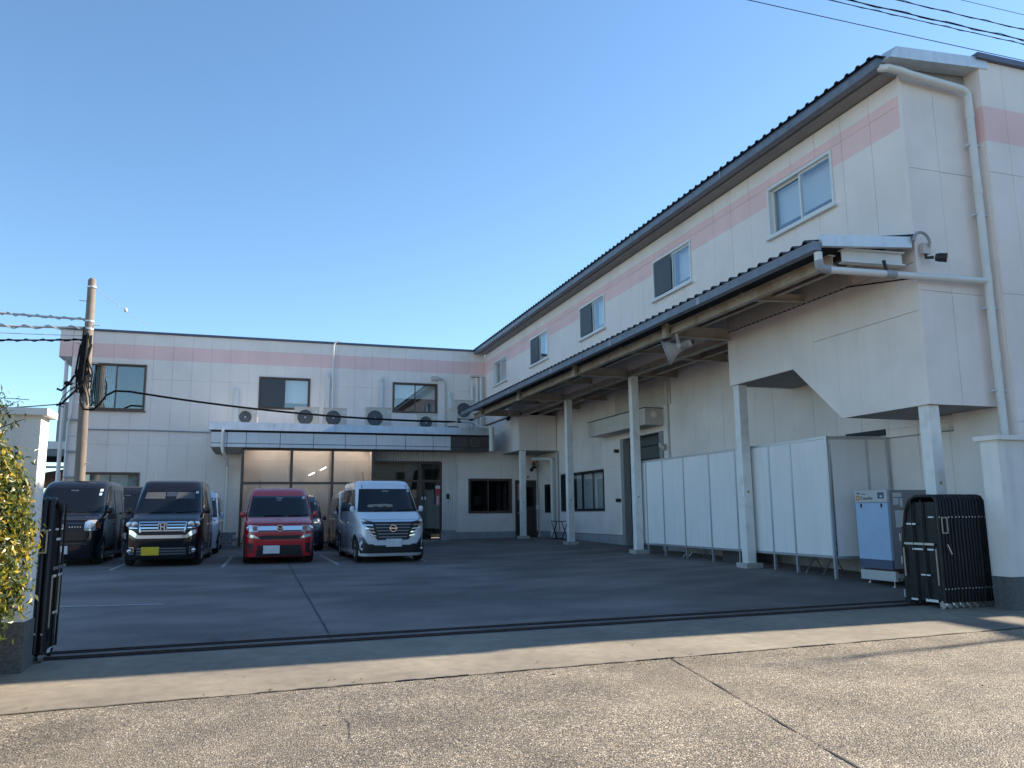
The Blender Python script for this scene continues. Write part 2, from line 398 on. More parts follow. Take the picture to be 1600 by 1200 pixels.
    L(tan_, b.inputs['Base Color']); b.inputs['Roughness'].default_value = .6
    bp = N('ShaderNodeBump'); bp.inputs['Strength'].default_value = .8; bp.inputs['Distance'].default_value = .008
    iv = N('ShaderNodeMath'); iv.operation = 'SUBTRACT'; iv.inputs[0].default_value = 1; L(vo.outputs['Distance'], iv.inputs[1]); L(iv.outputs[0], bp.inputs['Height']); L(bp.outputs[0], b.inputs['Normal'])
    MATS['aggregate_road'] = m
    # worn concrete apron
    m = bpy.data.materials.new('apron_concrete'); m.use_nodes = True; nt = m.node_tree; b = nt.nodes['Principled BSDF']; N = nt.nodes.new; L = nt.links.new
    geo = N('ShaderNodeNewGeometry'); P = geo.outputs['Position']
    f = mul(mul(mr(noise(.8, 7), .3, .7, .75, 1.2), mr(noise(9, 6), .3, .7, .85, 1.15)), mr(noise(190, 2), .25, .75, .72, 1.3))
    sc_ = N('ShaderNodeVectorMath'); sc_.operation = 'SCALE'; sc_.inputs[0].default_value = (.25, .215, .165); L(f, sc_.inputs['Scale'])
    col = mix(mr(noise(.7, 5), .52, .7, 0, .5), sc_.outputs[0], (.12, .11, .095))
    L(col, b.inputs['Base Color']); b.inputs['Roughness'].default_value = .8
    bp = N('ShaderNodeBump'); bp.inputs['Strength'].default_value = .4; bp.inputs['Distance'].default_value = .005; L(noise(180, 2), bp.inputs['Height']); L(bp.outputs[0], b.inputs['Normal'])
    MATS['apron_concrete'] = m
ground_mats()

# ---------------------------------------------------------------- ground
def sheet(name, x0, x1, ya, yb, dz, m, nx=20, ny=20):
    """ground sheet between y = ya(x) and y = yb(x) following the ground height"""
    mb = MB(); mb.smooth = True
    for i in range(nx+1):
        x = x0+(x1-x0)*i/nx
        for j in range(ny+1):
            y = ya(x)+(yb(x)-ya(x))*j/ny; mb.v.append((x, y, G(x, y)+dz))
    for i in range(nx):
        for j in range(ny): a = i*(ny+1)+j; mb.face([a, a+ny+1, a+ny+2, a+1])
    o = mb.build(name, m, None, fix=False); o['kind'] = 'structure'; return o
mat('earth', (.16, .145, .12), .95, namp=.25, nscale=.5)
sheet('ground', -400, 400, lambda x: -60, lambda x: 900, -.03, MATS['earth'], 160, 320)
edge = lambda x: 5.862+.044*x                      # road / apron boundary
gate = lambda x: 7.725+.030*x                      # line of the front gate rail
sheet('yard_pavement', -24, 9.6, lambda x: gate(x)-.12, lambda x: 29, 0, MATS['asphalt_yard'], 68, 84)
sheet('road', -60, 60, lambda x: -30, edge, 0, MATS['aggregate_road'], 60, 36)
sheet('apron', -40, 40, edge, lambda x: gate(x)-.12, .004, MATS['apron_concrete'], 40, 6)
# gate rails in the apron, each a groove strip with a rail head
for k, off in enumerate((0.0, .29)):
    s = sheet('gate_rail', -1.62, 8.6, lambda x: gate(x)+off-.045, lambda x: gate(x)+off+.045, .008, MATS['rail_rust'], 20, 1)
    mb = MB(); mb.poly_box([(-1.62, gate(-1.62)+off-.012, G(-1.6, 7.7)-.01), (8.6, gate(8.6)+off-.012, G(8.6, 7.9)-.01), (8.6, gate(8.6)+off+.012, G(8.6, 7.9)-.01), (-1.62, gate(-1.62)+off+.012, G(-1.6, 7.7)-.01),
                            (-1.62, gate(-1.62)+off-.012, G(-1.6, 7.7)+.022), (8.6, gate(8.6)+off-.012, G(8.6, 7.9)+.022), (8.6, gate(8.6)+off+.012, G(8.6, 7.9)+.022), (-1.62, gate(-1.62)+off+.012, G(-1.6, 7.7)+.022)])
    mb.build('gate_rail', MATS['rail_rust'])['kind'] = 'structure'
def strip(name, pts, w, dz, m, jit=0.0):
    """a narrow strip along a polyline on the ground"""
    mb = MB(); P = []
    for (ax, ay), (bx, by) in zip(pts, pts[1:]):
        n = max(2, int(math.hypot(bx-ax, by-ay)/.18))
        P += [(ax+(bx-ax)*i/n, ay+(by-ay)*i/n) for i in range(n)]
    P.append(pts[-1])
    for i, (x, y) in enumerate(P):
        a, b = P[max(i-1, 0)], P[min(i+1, len(P)-1)]; dx, dy = b[0]-a[0], b[1]-a[1]; l = math.hypot(dx, dy); nx, ny = -dy/l, dx/l
        jx = random.uniform(-jit, jit); ww = w*(1+random.uniform(-1, 1)*(.6 if jit else 0))/2
        for s in (-1, 1): px, py = x+nx*(s*ww+jx), y+ny*(s*ww+jx); mb.v.append((px, py, G(px, py)+dz))
    for i in range(len(P)-1): mb.face([2*i, 2*i+1, 2*i+3, 2*i+2])
    o = mb.build(name, m, None, fix=False); o['kind'] = 'structure'; return o
strip('pavement_joint', [(.84, 19.5), (.79, 7.66)], .020, .004, MATS['seam_black'], .004)
strip('road_joint', [(3.31, 5.98), (2.82, 3.33), (2.6, 2.1)], .010, .004, MATS['seam_black'], .004)
for a_, b_, w_ in ((-1.6, -.2, .008), (.1, 1.0, .011), (1.05, 1.6, .020), (1.8, 2.9, .010), (3.0, 3.35, .022), (3.6, 4.5, .012), (4.55, 5.0, .020), (5.2, 6.6, .010), (6.8, 11, .012)):
    strip('road_edge_crack', [(a_+(b_-a_)*q/8, edge(a_+(b_-a_)*q/8)) for q in range(9)], w_, .008, MATS['seam_black'], .008)
strip('road_crack', [(.62, 5.5), (.58, 5.2), (.60, 4.9), (.57, 4.6)], .004, .004, MATS['seam_black'], .003)
for a, b, w in (((-2.25, 11.48), (-.97, 11.29), .07), ((-.34, 20.6), (-.46, 17.2), .07), ((1.70, 20.3), (1.80, 17.0), .07), ((-2.42, 20.4), (-2.5, 17.3), .07), ((3.62, 20.3), (3.72, 17.4), .06)):
    strip('parking_line', [a, b], w, .004, MATS['line_white'])
mat('leaf_litter', (.05, .04, .03), .9)
mb = MB()
for i in range(60):
    x, y = random.uniform(-1.5, 5), random.uniform(3.4, 6.6)
    if i > 30: x, y = random.uniform(-1.3, 6), edge(x)+random.gauss(0, .05)
    a = random.random()*6.3; s = random.uniform(.006, .02); z = G(x, y)+.009
    n = len(mb.v); mb.v += [(x+s*math.cos(a), y+s*math.sin(a), z+.003), (x-s*.4*math.sin(a), y+s*.4*math.cos(a), z+.008), (x-s*math.cos(a), y-s*math.sin(a), z+.002), (x+s*.4*math.sin(a), y-s*.4*math.cos(a), z+.001)]; mb.face([n, n+1, n+2, n+3])
tag(mb.build('leaf_litter', MATS['leaf_litter'], None, fix=False), None, None, kind='stuff')

# ---------------------------------------------------------------- office building (left wing, facade at Y = 28)
FO = lambda u, z, d: (u, 28.0-d, z)
office = thing('office_building', 'low pale two-storey office wing with pink band, brown windows and flat roof', 'building', (1.3, 28.5, G(1, 28)))
winA = (-5.12, -3.37, 3.38, 4.88); winB = (.16, 1.84, 3.56, 4.65); winC = (4.72, 6.34, 3.57, 4.65); winG = (-5.0, -3.38, .0, 1.38)
hO = [winA, winB, winC, winG]
us = steps(-5.56, 8.14, .6)
panel_wall(office, FO, us, [-.72, 2.26, 4.42, 5.93], hO, MATS['siding_office'], MATS['joint_grey'], gap=.006)
MB().box(-5.53, 8.1, 29.4, 40, -1.1, 5.9).build('wall_core', MATS['siding_plain'], office); MB().box(-5.53, -5.42, 28.17, 29.39, -1.1, 5.9).build('side_wall', MATS['siding_plain'], office); MB().box(-5.5, 8.1, 28.05, 29.39, 5.88, 5.92).build('roof_slab', MATS['soffit_grey'], office)
MB().box(-5.54, -.3, 27.985, 28.15, -1.2, -.72).build('foundation', MATS['foundation'], office)
# parapet overhang at the left end with its grey soffit
mb = MB(); mb.box(-5.94, -5.57, 28.0, 40, 5.06, 5.93); mb.build('parapet_return', MATS['siding_office'], office)
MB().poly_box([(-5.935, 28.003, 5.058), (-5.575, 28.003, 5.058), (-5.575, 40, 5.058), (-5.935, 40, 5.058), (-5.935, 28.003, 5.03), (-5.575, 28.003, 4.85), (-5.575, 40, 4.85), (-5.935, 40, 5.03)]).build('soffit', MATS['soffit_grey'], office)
MB().box(-5.99, 8.12, 27.95, 40, 5.93, 6.0).build('coping', MATS['coping_dark'], office)
window(office, FO, *winA, MATS['alu_brown'], splits=[winA[0], -4.25, winA[1]], blind=(0, 0), pane=MATS['pane_glass'], label='wide brown-framed upper window behind the utility pole', sill=True, depth=1.2)
window(office, FO, *winB, MATS['alu_brown'], net=0, blind=(.78, .78), bcols=[MATS['blind_teal'], MATS['blind_white']], label='brown-framed upper window with lowered blinds')
window(office, FO, *winC, MATS['alu_brown'], blind=(.50, .50), label='brown-framed upper window with half-lowered blinds', depth=.9)
window(office, FO, *winG, MATS['alu_brown'], splits=[winG[0], -4.23, winG[1]], blind=(1, 1), bcols=[MATS['curtain_teal']]*2, label='brown-framed ground window with curtains drawn')
# curtains inside the far left window
mb = MB()
for i in range(14): mb.box(-5.05+i*.055, -5.02+i*.055, 28.30+.03*(i % 2), 28.33+.03*(i % 2), 3.42, 4.84)
mb.build('curtain', MATS['curtain_teal'], office)
# wall pipes
def pipe(name, pts, r, m, parent, n=8): return MB().tube(pts, r, n).build(name, m, parent)
def arc_pts(c, r, a0, a1, ux, uy, n=6):
    return [tuple(Vector(c)+Vector(ux)*r*math.cos(a0+(a1-a0)*i/n)+Vector(uy)*r*math.sin(a0+(a1-a0)*i/n)) for i in range(n+1)]
pipe('wall_conduit', [(-5.0, 27.95, 2.73), (-3.2, 27.95, 2.74), (-1.3, 27.95, 2.71)], .022, MATS['pvc_grey'], office)
pipe('wall_duct', [(2.62, 27.92, 2.85), (2.60, 27.92, 5.85), (2.66, 27.92, 5.98), (2.80, 27.95, 6.04)], .035, MATS['pvc_white'], office)
for x, z in ((-.55, 4.12), (2.42, 4.75), (4.28, 4.72), (6.78, 4.28)):
    mb = MB(); mb.box(x-.075, x+.075, 27.90, 27.985, 2.9, z); mb.blob((x, 27.93, z), (.078, .05, .10), 2.6); mb.build('pipe_cover', MATS['pvc_white'], office)
MB().box(6.12, 6.36, 27.86, 27.985, 4.78, 4.92).build('junction_box', MATS['lamp_body'], office)
pipe('wall_conduit', [(6.36, 27.92, 4.86)]+arc_pts((6.42, 27.92, 4.66), .2, math.pi/2, 0, (1, 0, 0), (0, 0, 1))+[(6.62, 27.92, 3.2)]+arc_pts((6.87, 27.92, 3.2), .25, math.pi, math.pi*1.5, (1, 0, 0), (0, 0, 1))+[(7.1, 27.9, 2.95)], .03, MATS['lamp_body'], office)
for i, x in enumerate((7.62, 7.80, 7.95)): pipe('standpipe', [(x, 27.88-.02*i, 2.9), (x, 27.88-.02*i, 4.62+.3*(i > 0)+.05*(i == 2))], .05, MATS['pvc_white'], office)
MB().box(7.58, 8.02, 27.80, 27.985, 4.96, 5.02).build('pipe_hood', MATS['siding_peach'], office)
# downpipes at the left end
pipe('downpipe', [(-5.75, 28.2, 5.1), (-5.72, 28.1, 4.6), (-5.72, 28.1, -.9)], .06, MATS['pvc_white'], office)
pipe('downpipe', [(-5.42, 27.93, 4.4), (-5.45, 27.93, 3.2), (-5.52, 27.93, 2.9), (-5.50, 27.93, -.9)], .035, MATS['pvc_white'], office)
for z in (4.0, 3.0, 2.0, 1.2): MB().box(-5.54, -5.16, 27.90, 27.984, z, z+.05).build('pipe_clip', MATS['pvc_grey'], office)
# ground floor walls, set forward (Y = 25.8), with door, dark window and corrugated strip
FG = lambda u, z, d: (u, 25.8-d, z)
dwin = (6.93, 8.43, .0, 1.13); ddoor = (8.58, 9.30, -.9, 1.07)
panel_wall(office, FG, [6.49, 7.0, 7.55, 8.1, 8.5, 8.95, 9.40], [-.62, 1.13, 2.1], [dwin, ddoor], MATS['siding_plain'], MATS['joint_grey'], gap=.006)
MB().box(6.49, 8.56, 25.79, 25.96, -1.0, -.62).build('foundation', MATS['foundation'], office)
w = window(office, FG, *dwin, MATS['alu_brown'], splits=[dwin[0], 7.62, dwin[1]], pane=MATS['pane_tint'], label='wide dark brown-framed ground window')
MB().box(7.16, 7.42, 26.0, 26.02, .25, .56).build('notice', MATS['curtain_teal'], w)
mb = MB(); mb.box(8.58, 9.30, 25.84, 25.9, -.86, 1.07); d_ = mb.build('brown_door', MATS['door_brown'], office)
fr = MB(); frame_bars(fr, FG, 8.56, 9.32, -.9, 1.09, .05, -.1, .02); fr.build('door_frame', MATS['alu_brown'], office)
MB().box(8.98, 9.22, 25.828, 25.838, .2, .86).build('pane', MATS['car_glass'], d_)
MB().box(8.66, 8.77, 25.828, 25.838, .42, .98).build('poster', MATS['sign_pink'], d_)
MB().tube([(8.68, 25.80, -.02), (8.68, 25.83, -.02)], .03).build('door_knob', MATS['steel_bright'], d_)
for i in range(8):
    x = 6.02+i*.06; MB().box(x, x+.045, 25.76, 25.95, -.55, 2.0).build('siding_rib', MATS['siding_plain'], office)
MB().box(6.0, 6.5, 25.80, 25.97, -1.0, 2.0).build('wall_core', MATS['joint_grey'], office)
MB().box(5.98, 6.50, 25.74, 25.795, -.98, -.58).build('foundation', MATS['foundation'], office)
MB().box(6.16, 6.25, 25.70, 25.76, .47, .63).build('intercom', MATS['black_plastic'], office)
MB().box(6.19, 6.24, 25.70, 25.76, .32, .38).build('intercom', MATS['light_panel'], office)
for i in range(30):
    x = 3.72+i*.076; MB().box(x, x+.055, 25.76, 25.9, 1.70, 2.0).build('siding_rib', MATS['siding_plain'], office)
# glazed front: tall brown frames with beige blinds (Y = 25.1) and entrance doors (Y = 25.8)
FV = lambda u, z, d: (u, 25.1-d, z)
xs = [-.24, 1.18, 2.40, 3.64]; zs = [-.80, .95, 2.0]
mb = MB()
for x in xs: mb.fbox(FV, x-.036, x+.036, -.9, 2.0, -.10, .02)
for z in (-.84, .95, 1.965): mb.fbox(FV, xs[0]+.036, xs[-1]-.036, z-.032, z+.032, -.09, .012)
gfr = mb.build('glazing_frame', MATS['alu_brown'], office)
for a, b in zip(xs, xs[1:]):
    for c, d in zip(zs, zs[1:]):
        MB().fbox(FV, a+.03, b-.03, c+.02, d-.02, -.05, -.042).build('pane', MATS['pane_clear'], gfr)
        n = max(1, round((b-a)/.36))
        for k in range(n):
            q = (b-a-.08)/n; MB().fbox(FV, a+.04+k*q, a+.04+(k+1)*q-.006, c+.03, d-.03, -.62-.01*(k % 2), -.61-.01*(k % 2)).build('blind', MATS['blind_beige'], gfr)
MB().box(-.27, -.21, 25.15, 27.98, -1, 2.0).build('side_wall', MATS['siding_plain'], office)
MB().box(-.19, 3.6, 25.78, 25.83, -1, 1.999).build('room_wall', MATS['blind_beige'], office)
MB().box(-.19, 3.66, 25.16, 25.80, 2.002, 2.03).build('ceiling', MATS['soffit_grey'], office); MB().box(3.60, 3.66, 25.16, 25.78, -1, 1.999).build('side_wall', MATS['blind_beige'], office)
tube_m = bpy.data.materials.new('tube_light'); tube_m.use_nodes = True; tb = tube_m.node_tree.nodes['Principled BSDF']
tb.inputs['Emission Color'].default_value = (1.0, .97, .93, 1); tb.inputs['Emission Strength'].default_value = TUBE
lit = thing('office_tube_lights', 'lit white fluorescent tubes, two as stand-in reflections, inside the office behind the tall glazed front', 'tube lights', (1.7, 25.4, 1.95))
for a in (.0, 1.25, 2.5): MB().tube([(a, 25.34, 1.975), (a+1.05, 25.34, 1.975)], .014, 8).build('tube', tube_m, lit)
for x, z in ((2.06, 1.36), (1.72, 1.20)): MB().tube([(x, 25.42, z), (x+.17, 25.42, z+.09)], .006, 6).build('tube', tube_m, lit); MB().tube([(x+.085, 25.42, z+.05), (x+.085, 25.42, 2.0)], .002, 4).build('reflection_wire', MATS['blind_beige'], lit)  # short glowing tubes stand in for ceiling-tube reflections on the glass; wires are added
xs = [3.68, 5.27, 6.01]; zs = [-.80, 1.05, 1.66]
mb = MB()
for x in xs: mb.fbox(FG, x-.04, x+.04, -.9, 1.66, -.10, .02)
for z in (-.84, 1.05, 1.66): mb.fbox(FG, 3.72, 5.97, z-.04, z+.04, -.09, .012)
mb.fbox(FG, 5.20, 5.23, -.8, 1.01, -.09, .01)
efr = mb.build('entrance_frame', MATS['alu_brown'], office)
for a, b in zip(xs, xs[1:]):
    for c, d in zip(zs, zs[1:]): MB().fbox(FG, a+.03, b-.03, c+.03, d-.03, -.05, -.042).build('pane', MATS['pane_green'], efr)
MB().fbox(FG, 3.75, 4.95, .6, 1.62, -.25, -.24).build('blind', MATS['curtain_teal'], efr)
for i in range(13): MB().fbox(FG, 4.95+i*.08, 5.02+i*.08, -.62, .52, -.30-.02*(i % 2), -.28-.02*(i % 2)).build('curtain', MATS['curtain_teal'], efr)
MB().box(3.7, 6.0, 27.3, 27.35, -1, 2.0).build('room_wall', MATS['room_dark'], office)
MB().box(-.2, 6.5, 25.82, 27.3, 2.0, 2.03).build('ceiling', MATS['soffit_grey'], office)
MB().box(-.2, 6.5, 25.0, 27.3, -1.05, G(3, 26)+.05).build('threshold', MATS['concrete'], office)
sg = MB().box(5.79, 5.95, 25.755, 25.775, .62, .90).build('poster', MATS['sign_red'], efr); MB().box(5.79, 5.95, 25.75, 25.754, .80, .90).build('poster_header', MATS['paper'], efr)
MB().box(5.81, 5.93, 25.755, 25.775, .26, .57).build('poster', MATS['sign_pink'], efr)
for i, z in enumerate((.52, .46, .40, .34)): MB().box(5.845, 5.895, 25.750, 25.754, z-.018, z+.018).build('poster_mark', MATS['paper'], efr)
for x in (5.36, 5.46): MB().box(x-.025, x+.025, 25.775, 25.785, .44, .54).build('sticker', MATS['paper'], efr)
# small items round the brown door
pipe('wall_conduit', [(9.36, 25.76, 2.0), (9.36, 25.76, .9), (9.38, 25.76, .7), (9.38, 25.76, -.75)], .018, MATS['pvc_grey'], office)
MB().box(9.30, 9.42, 25.72, 25.77, .10, .26).build('switch_box', MATS['pvc_white'], office)
for x in (8.9, 9.02): MB().tube([(x, 25.72, 1.2), (x, 25.79, 1.2)], .025).build('sensor', MATS['black_plastic'], office)
# siren lamp by the door
s_ = thing('siren_lamp', 'small red warning lamp on the wall above the brown door', 'lamp', (9.2, 25.7, 1.6))
MB().tube([(9.2, 25.66, 1.66), (9.2, 25.66, 1.80)], .045, 12).build('red_dome', MATS['sign_red'], s_)
mb = MB(); mb.tube([(9.2, 25.66, 1.60), (9.2, 25.66, 1.66)], .06, 12); mb.lathe([(.05, 0), (.10, -.09)], Matrix.Translation((9.2, 25.64, 1.58)), 12); mb.bar((9.2, 25.66, 1.62), (9.2, 25.8, 1.62), .03); mb.build('bracket', MATS['black_plastic'], s_)
# brick step left of the glazed front
bs = thing('brick_step', 'low weathered grey brick step at the foot of the wall by the glazed front', 'step', (-.5, 24.6, G(0, 24.6)))
z0 = G(-.5, 24.6)-.02
MB().box(-.95, -.34, 24.52, 25.0, z0, z0+.46).build('mortar_core', MATS['joint_grey'], bs)
me0 = None
for r in range(5):
    for k in range(4):
        x = -.99+k*.17+(.08 if r % 2 else 0); 
        if x > -.42: continue
        o = MB().box(0, .155, 24.50, 24.53, 0, .075).build('brick', MATS['brick_grey'], bs) if me0 is None else bpy.data.objects.new('brick', me0)
        if me0 is None: me0 = o.data
        else: C.objects.link(o); adopt(o, bs)
        o.location = (x, random.uniform(-.004, .004), z0+.02+r*.092)

# ---------------------------------------------------------------- entrance canopy with aluminium fascia
cano = thing('entrance_canopy', 'long flat entrance canopy faced with silvery aluminium panels above the glazed front', 'canopy', (3.2, 24.9, 2.0))
MB().box(-1.10, 7.46, 25.02, 27.94, 2.08, 2.62).build('canopy_core', MATS['soffit_grey'], cano)
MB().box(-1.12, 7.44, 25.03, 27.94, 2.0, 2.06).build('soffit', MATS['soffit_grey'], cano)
for k in range(3): MB().box(-1.1+k*.07, -1.06+k*.07, 25.05, 27.9, 1.98, 1.998).build('soffit_slat', MATS['soffit_grey'], cano)
edges = [-1.15, -.70, -.16, .81, 1.79, 2.75, 3.70, 4.63, 5.52, 6.1, 6.7, 7.40]
for i, (a, b) in enumerate(zip(edges, edges[1:])):
    MB().box(a+.008, b-.008, 24.90, 25.0, 2.12, 2.44).build('fascia_panel', MATS['fascia_alu' if i < 9 else 'sign_bronze'], cano)
    MB().box(a+.008, b-.008, 24.885, 25.0, 2.0, 2.10).build('fascia_skirt', MATS['fascia_alu' if i < 9 else 'sign_bronze'], cano)
MB().box(-1.15, 7.42, 24.94, 25.02, 2.0, 2.50).build('joint_backing', MATS['seam_black'], cano)
MB().box(-1.16, -1.152, 24.92, 27.9, 2.02, 2.45).build('fascia_return', MATS['fascia_alu'], cano)
cc = [-1.22, .62, 2.42, 4.2, 5.9, 7.50]
for a, b in zip(cc, cc[1:]):
    MB().poly_box([(a, 24.80, 2.50), (b-.006, 24.80, 2.50), (b-.006, 27.9, 2.60), (a, 27.9, 2.60), (a, 24.86, 2.74), (b-.006, 24.86, 2.74), (b-.006, 27.9, 2.76), (a, 27.9, 2.76)]).build('coping', MATS['galvanised'], cano)
pipe('downpipe', [(-.82, 24.84, 2.5), (-.82, 24.84, 2.0), (-.80, 24.95, 1.86), (-.72, 26.5, 1.75), (-.72, 27.85, 1.6), (-.72, 27.85, -.8)], .05, MATS['pvc_white'], cano)
pipe('downpipe', [(7.44, 24.80, 2.76), (7.44, 24.80, 1.98)], .085, MATS['pvc_white'], cano, 10)

Me = Matrix.Translation((6.9, 24.893, 2.27)) @ Matrix.Rotation(R(90), 4, 'X')
mb = MB(); mb.lathe([(.16, 0), (.16, .006), (.12, .006), (.12, 0), (.16, 0)], Me, 24, True); mb.lathe([(.07, 0), (.07, .006), (.04, .006), (.04, 0), (.07, 0)], Me, 18, True); mb.build('sign_emblem', MATS['sign_bronze_light'], cano)

# ---------------------------------------------------------------- factory building (right wing, upper wall X = 8.14, lower wall X = 9.45)
FU = lambda u, z, d: (8.14-d, u, z)
fac = thing('factory_building', 'long pale factory wing with pink band, running along the right side of the yard', 'building', (11, 18, G(9, 18)))
wins = [(9.20, 10.76, 4.51, 5.36), (13.28, 14.83, 4.49, 5.34), (17.35, 18.9, 4.48, 5.33), (21.3, 22.85, 4.47, 5.32), (25.27, 26.78, 4.46, 5.30)]
usU = steps(7.83, 28.0, .5765)
Z_U = 3.19
panel_wall(fac, FU, usU, [Z_U, 5.40, 5.80], wins, MATS['siding_factory'], MATS['joint_grey'], gap=.006)
for i, q in enumerate(wins):
    window(fac, FU, *q, MATS['alu_white'], net=(1 if i in (1, 2, 3) else None), blind=((.74, .74) if i == 0 else (.74, 0) if i < 4 else (1, 1)), sill=True, depth=.8, label=['largest white-framed upper window nearest the gable end', None, None, None, None][i], bcols=[MATS['blind_white']]*2)
MB().box(9.1, 22, 8.02, 27.95, 3.66, 5.78).build('wall_core', MATS['siding_plain'], fac); MB().box(8.32, 9.09, 8.02, 27.95, 5.6, 5.78).build('wall_core', MATS['siding_plain'], fac)
# gable end (Y = 7.83)
FE = lambda u, z, d: (u, 7.83-d, z)
panel_wall(fac, FE, [8.14, 8.70, 9.35], [1.31, 2.81, 4.50, 5.84], [], MATS['siding_plain'], MATS['joint_grey'], gap=.006)
MB().box(8.130, 8.165, 7.808, 7.86, 1.31, 5.80).build('corner_trim', MATS['siding_plain'], fac)
# bulkhead below the canopy: stepped polygon on the upper wall plane
def bulk_bottom(y):
    return 1.31 if y < 9.4 else (1.31+(y-9.4)/(10.42-9.4)*.90 if y < 10.42 else 2.21)
cutsB = [7.83, 8.40, 8.98, 9.4, 9.9, 10.42, 11.0, 11.6, 12.18]
def bulk_panel(a, b, za, zb, zc, zd, g=.0012):
    MB().poly_box([FU(a+g, za, -.03), FU(b-g, zb, -.03), FU(b-g, zb, 0), FU(a+g, za, 0), FU(a+g, zc, -.03), FU(b-g, zd, -.03), FU(b-g, zd, 0), FU(a+g, zc, 0)]).build('siding_panel', MATS['siding_plain'], fac)
for a, b in zip(cutsB, cutsB[1:]):
    if a < 9.85:
        bulk_panel(a, b, bulk_bottom(a), bulk_bottom(b-1e-6), 2.538, 2.538); bulk_panel(a, b, 2.544, 2.544, Z_U-.006, Z_U-.006)
    else: bulk_panel(a, b, bulk_bottom(a+1e-4), bulk_bottom(b), Z_U-.006, Z_U-.006)
pts = [FU(7.85, 1.33, -.05), FU(9.4, 1.33, -.05), FU(10.42, 2.23, -.05), FU(12.16, 2.23, -.05), FU(12.16, Z_U, -.05), FU(7.85, Z_U, -.05)]
MB().prism(pts, (.08, 0, 0)).build('wall_core', MATS['joint_grey'], fac)
# soffits of the bulkhead and its far return
MB().box(8.19, 9.44, 7.86, 9.4, 1.315, 1.36).build('soffit', MATS['soffit_grey'], fac)
MB().poly_box([(8.19, 9.4, 1.315), (9.44, 9.4, 1.315), (9.44, 10.42, 2.215), (8.19, 10.42, 2.215), (8.19, 9.4, 1.36), (9.44, 9.4, 1.36), (9.44, 10.42, 2.26), (8.19, 10.42, 2.26)]).build('soffit', MATS['soffit_grey'], fac)
MB().box(8.19, 9.44, 10.42, 12.16, 2.215, 2.26).build('soffit', MATS['soffit_grey'], fac)
MB().box(8.19, 9.44, 12.16, 12.20, 2.21, 3.3).build('return_wall', MATS['siding_plain'], fac)
# boxed corner over the brown door
for a, b in ((8.14, 8.74), (8.74, 9.43)): MB().box(a+.005, b-.005, 24.08, 24.12, 1.98, 3.12).build('siding_panel', MATS['siding_plain'], fac)
for a, b in ((24.10, 24.7), (24.7, 25.7), (25.7, 27.9)): MB().box(8.13, 8.16, a+.012, b-.005, 1.98, 3.12).build('siding_panel', MATS['siding_plain'], fac)
MB().box(8.17, 9.43, 24.13, 27.9, 2.0, 3.1).build('wall_core', MATS['joint_grey'], fac)
MB().box(8.135, 9.44, 24.09, 27.9, 1.955, 1.978).build('soffit', MATS['soffit_grey'], fac)
# lower wall
FL = lambda u, z, d: (9.45-d, u, z)
shut = (17.2, 19.22, -1.1, 1.92); lw = (20.53, 23.76, .03, 1.18); sw = (24.56, 25.24, .0, .91)
hL = [shut, lw, sw]
usL = steps(7.64, 25.8, .5765)
panel_wall(fac, FL, usL, [-.62, 1.22, 3.26, 3.5], hL, MATS['siding_plain'], MATS['joint_grey'], gap=.006)
mb = MB()
for q in sub_rect((7.64, 25.8, -1.15, -.63), [shut]): mb.fbox(FL, *q, -.2, -.004)
mb.build('foundation', MATS['foundation'], fac)
MB().box(10.2, 22, 7.9, 28, -1.2, 3.65).build('wall_core', MATS['siding_plain'], fac)
MB().box(8.16, 22, 28.0, 28.2, -1.2, 5.8).build('end_wall', MATS['siding_plain'], fac); MB().box(8.35, 10.2, 8.1, 27.9, 3.52, 3.6).build('upper_floor_slab', MATS['deck_dark'], fac)
MB().box(9.385, 9.60, 25.80, 26.0, -1.1, 3.3).build('corner_post', MATS['siding_plain'], fac)
# peach boards above the shutter
for a, b in ((16.60, 17.5), (17.5, 18.5), (18.5, 19.62)):
    for c, d in ((2.52, 2.80), (2.82, 3.18)): MB().fbox(FL, a+.006, b-.006, c, d, .003, .03).build('cladding_board', MATS['siding_peach'], fac)
window(fac, FL, *lw, MATS['alu_dark'], splits=[20.53, 21.35, 22.15, 22.95, 23.76], blind=(1, 1, 1, 0), bcols=[MATS['blind_white']]*4, label='dark-framed four-light ground window with white blinds')
window(fac, FL, *sw, MATS['alu_dark'], splits=[24.56, 25.24], pane=MATS['pane_tint'], label='small dark window beside the brown door')
MB().fbox(FL, 24.8, 25.05, 1.03, 1.09, .003, .01).build('number_plate', MATS['paper'], fac)
# sectional shutter door with housing
sd = MB(); sd.fbox(FL, shut[1]-.02, shut[1]+.16, -1.0, 1.92, -.12, .03); sd.fbox(FL, shut[0]-.16, shut[0]+.02, -1.0, 1.92, -.12, .03)
sd.fbox(FL, shut[0]+.02, shut[1]-.02, 1.90, 1.92, -.12, .03); sh = sd.build('shutter_door', MATS['soffit_grey'], fac)
for k in range(9):
    z = -.92+k*.32; MB().fbox(FL, shut[0]+.02, shut[1]-.02, z+.01, z+.31, -.22-.004*(k % 2), -.17).build('shutter_panel', MATS['shutter_green'], sh)
MB().fbox(FL, shut[0], shut[1], -1.0, 1.92, -.26, -.24).build('shutter_backing', MATS['seam_black'], sh)
mb = MB(); mb.fbox(FL, 17.0, 20.4, 2.06, 2.46, .0, .50); hs = mb.build('shutter_housing', MATS['siding_peach'], fac); 
MB().fbox(FL, 16.98, 20.42, 2.46, 2.475, .0, .53).build('housing_top', MATS['seam_black'], hs)
MB().lathe([(0, .006), (.07, .006), (.07, .014), (.085, .014), (.085, .001)], Matrix.Translation((9.17, 16.995, 2.30)) @ Matrix.Rotation(R(90), 4, 'X'), 20, True).build('motor_cover', MATS['siding_plain'], hs)
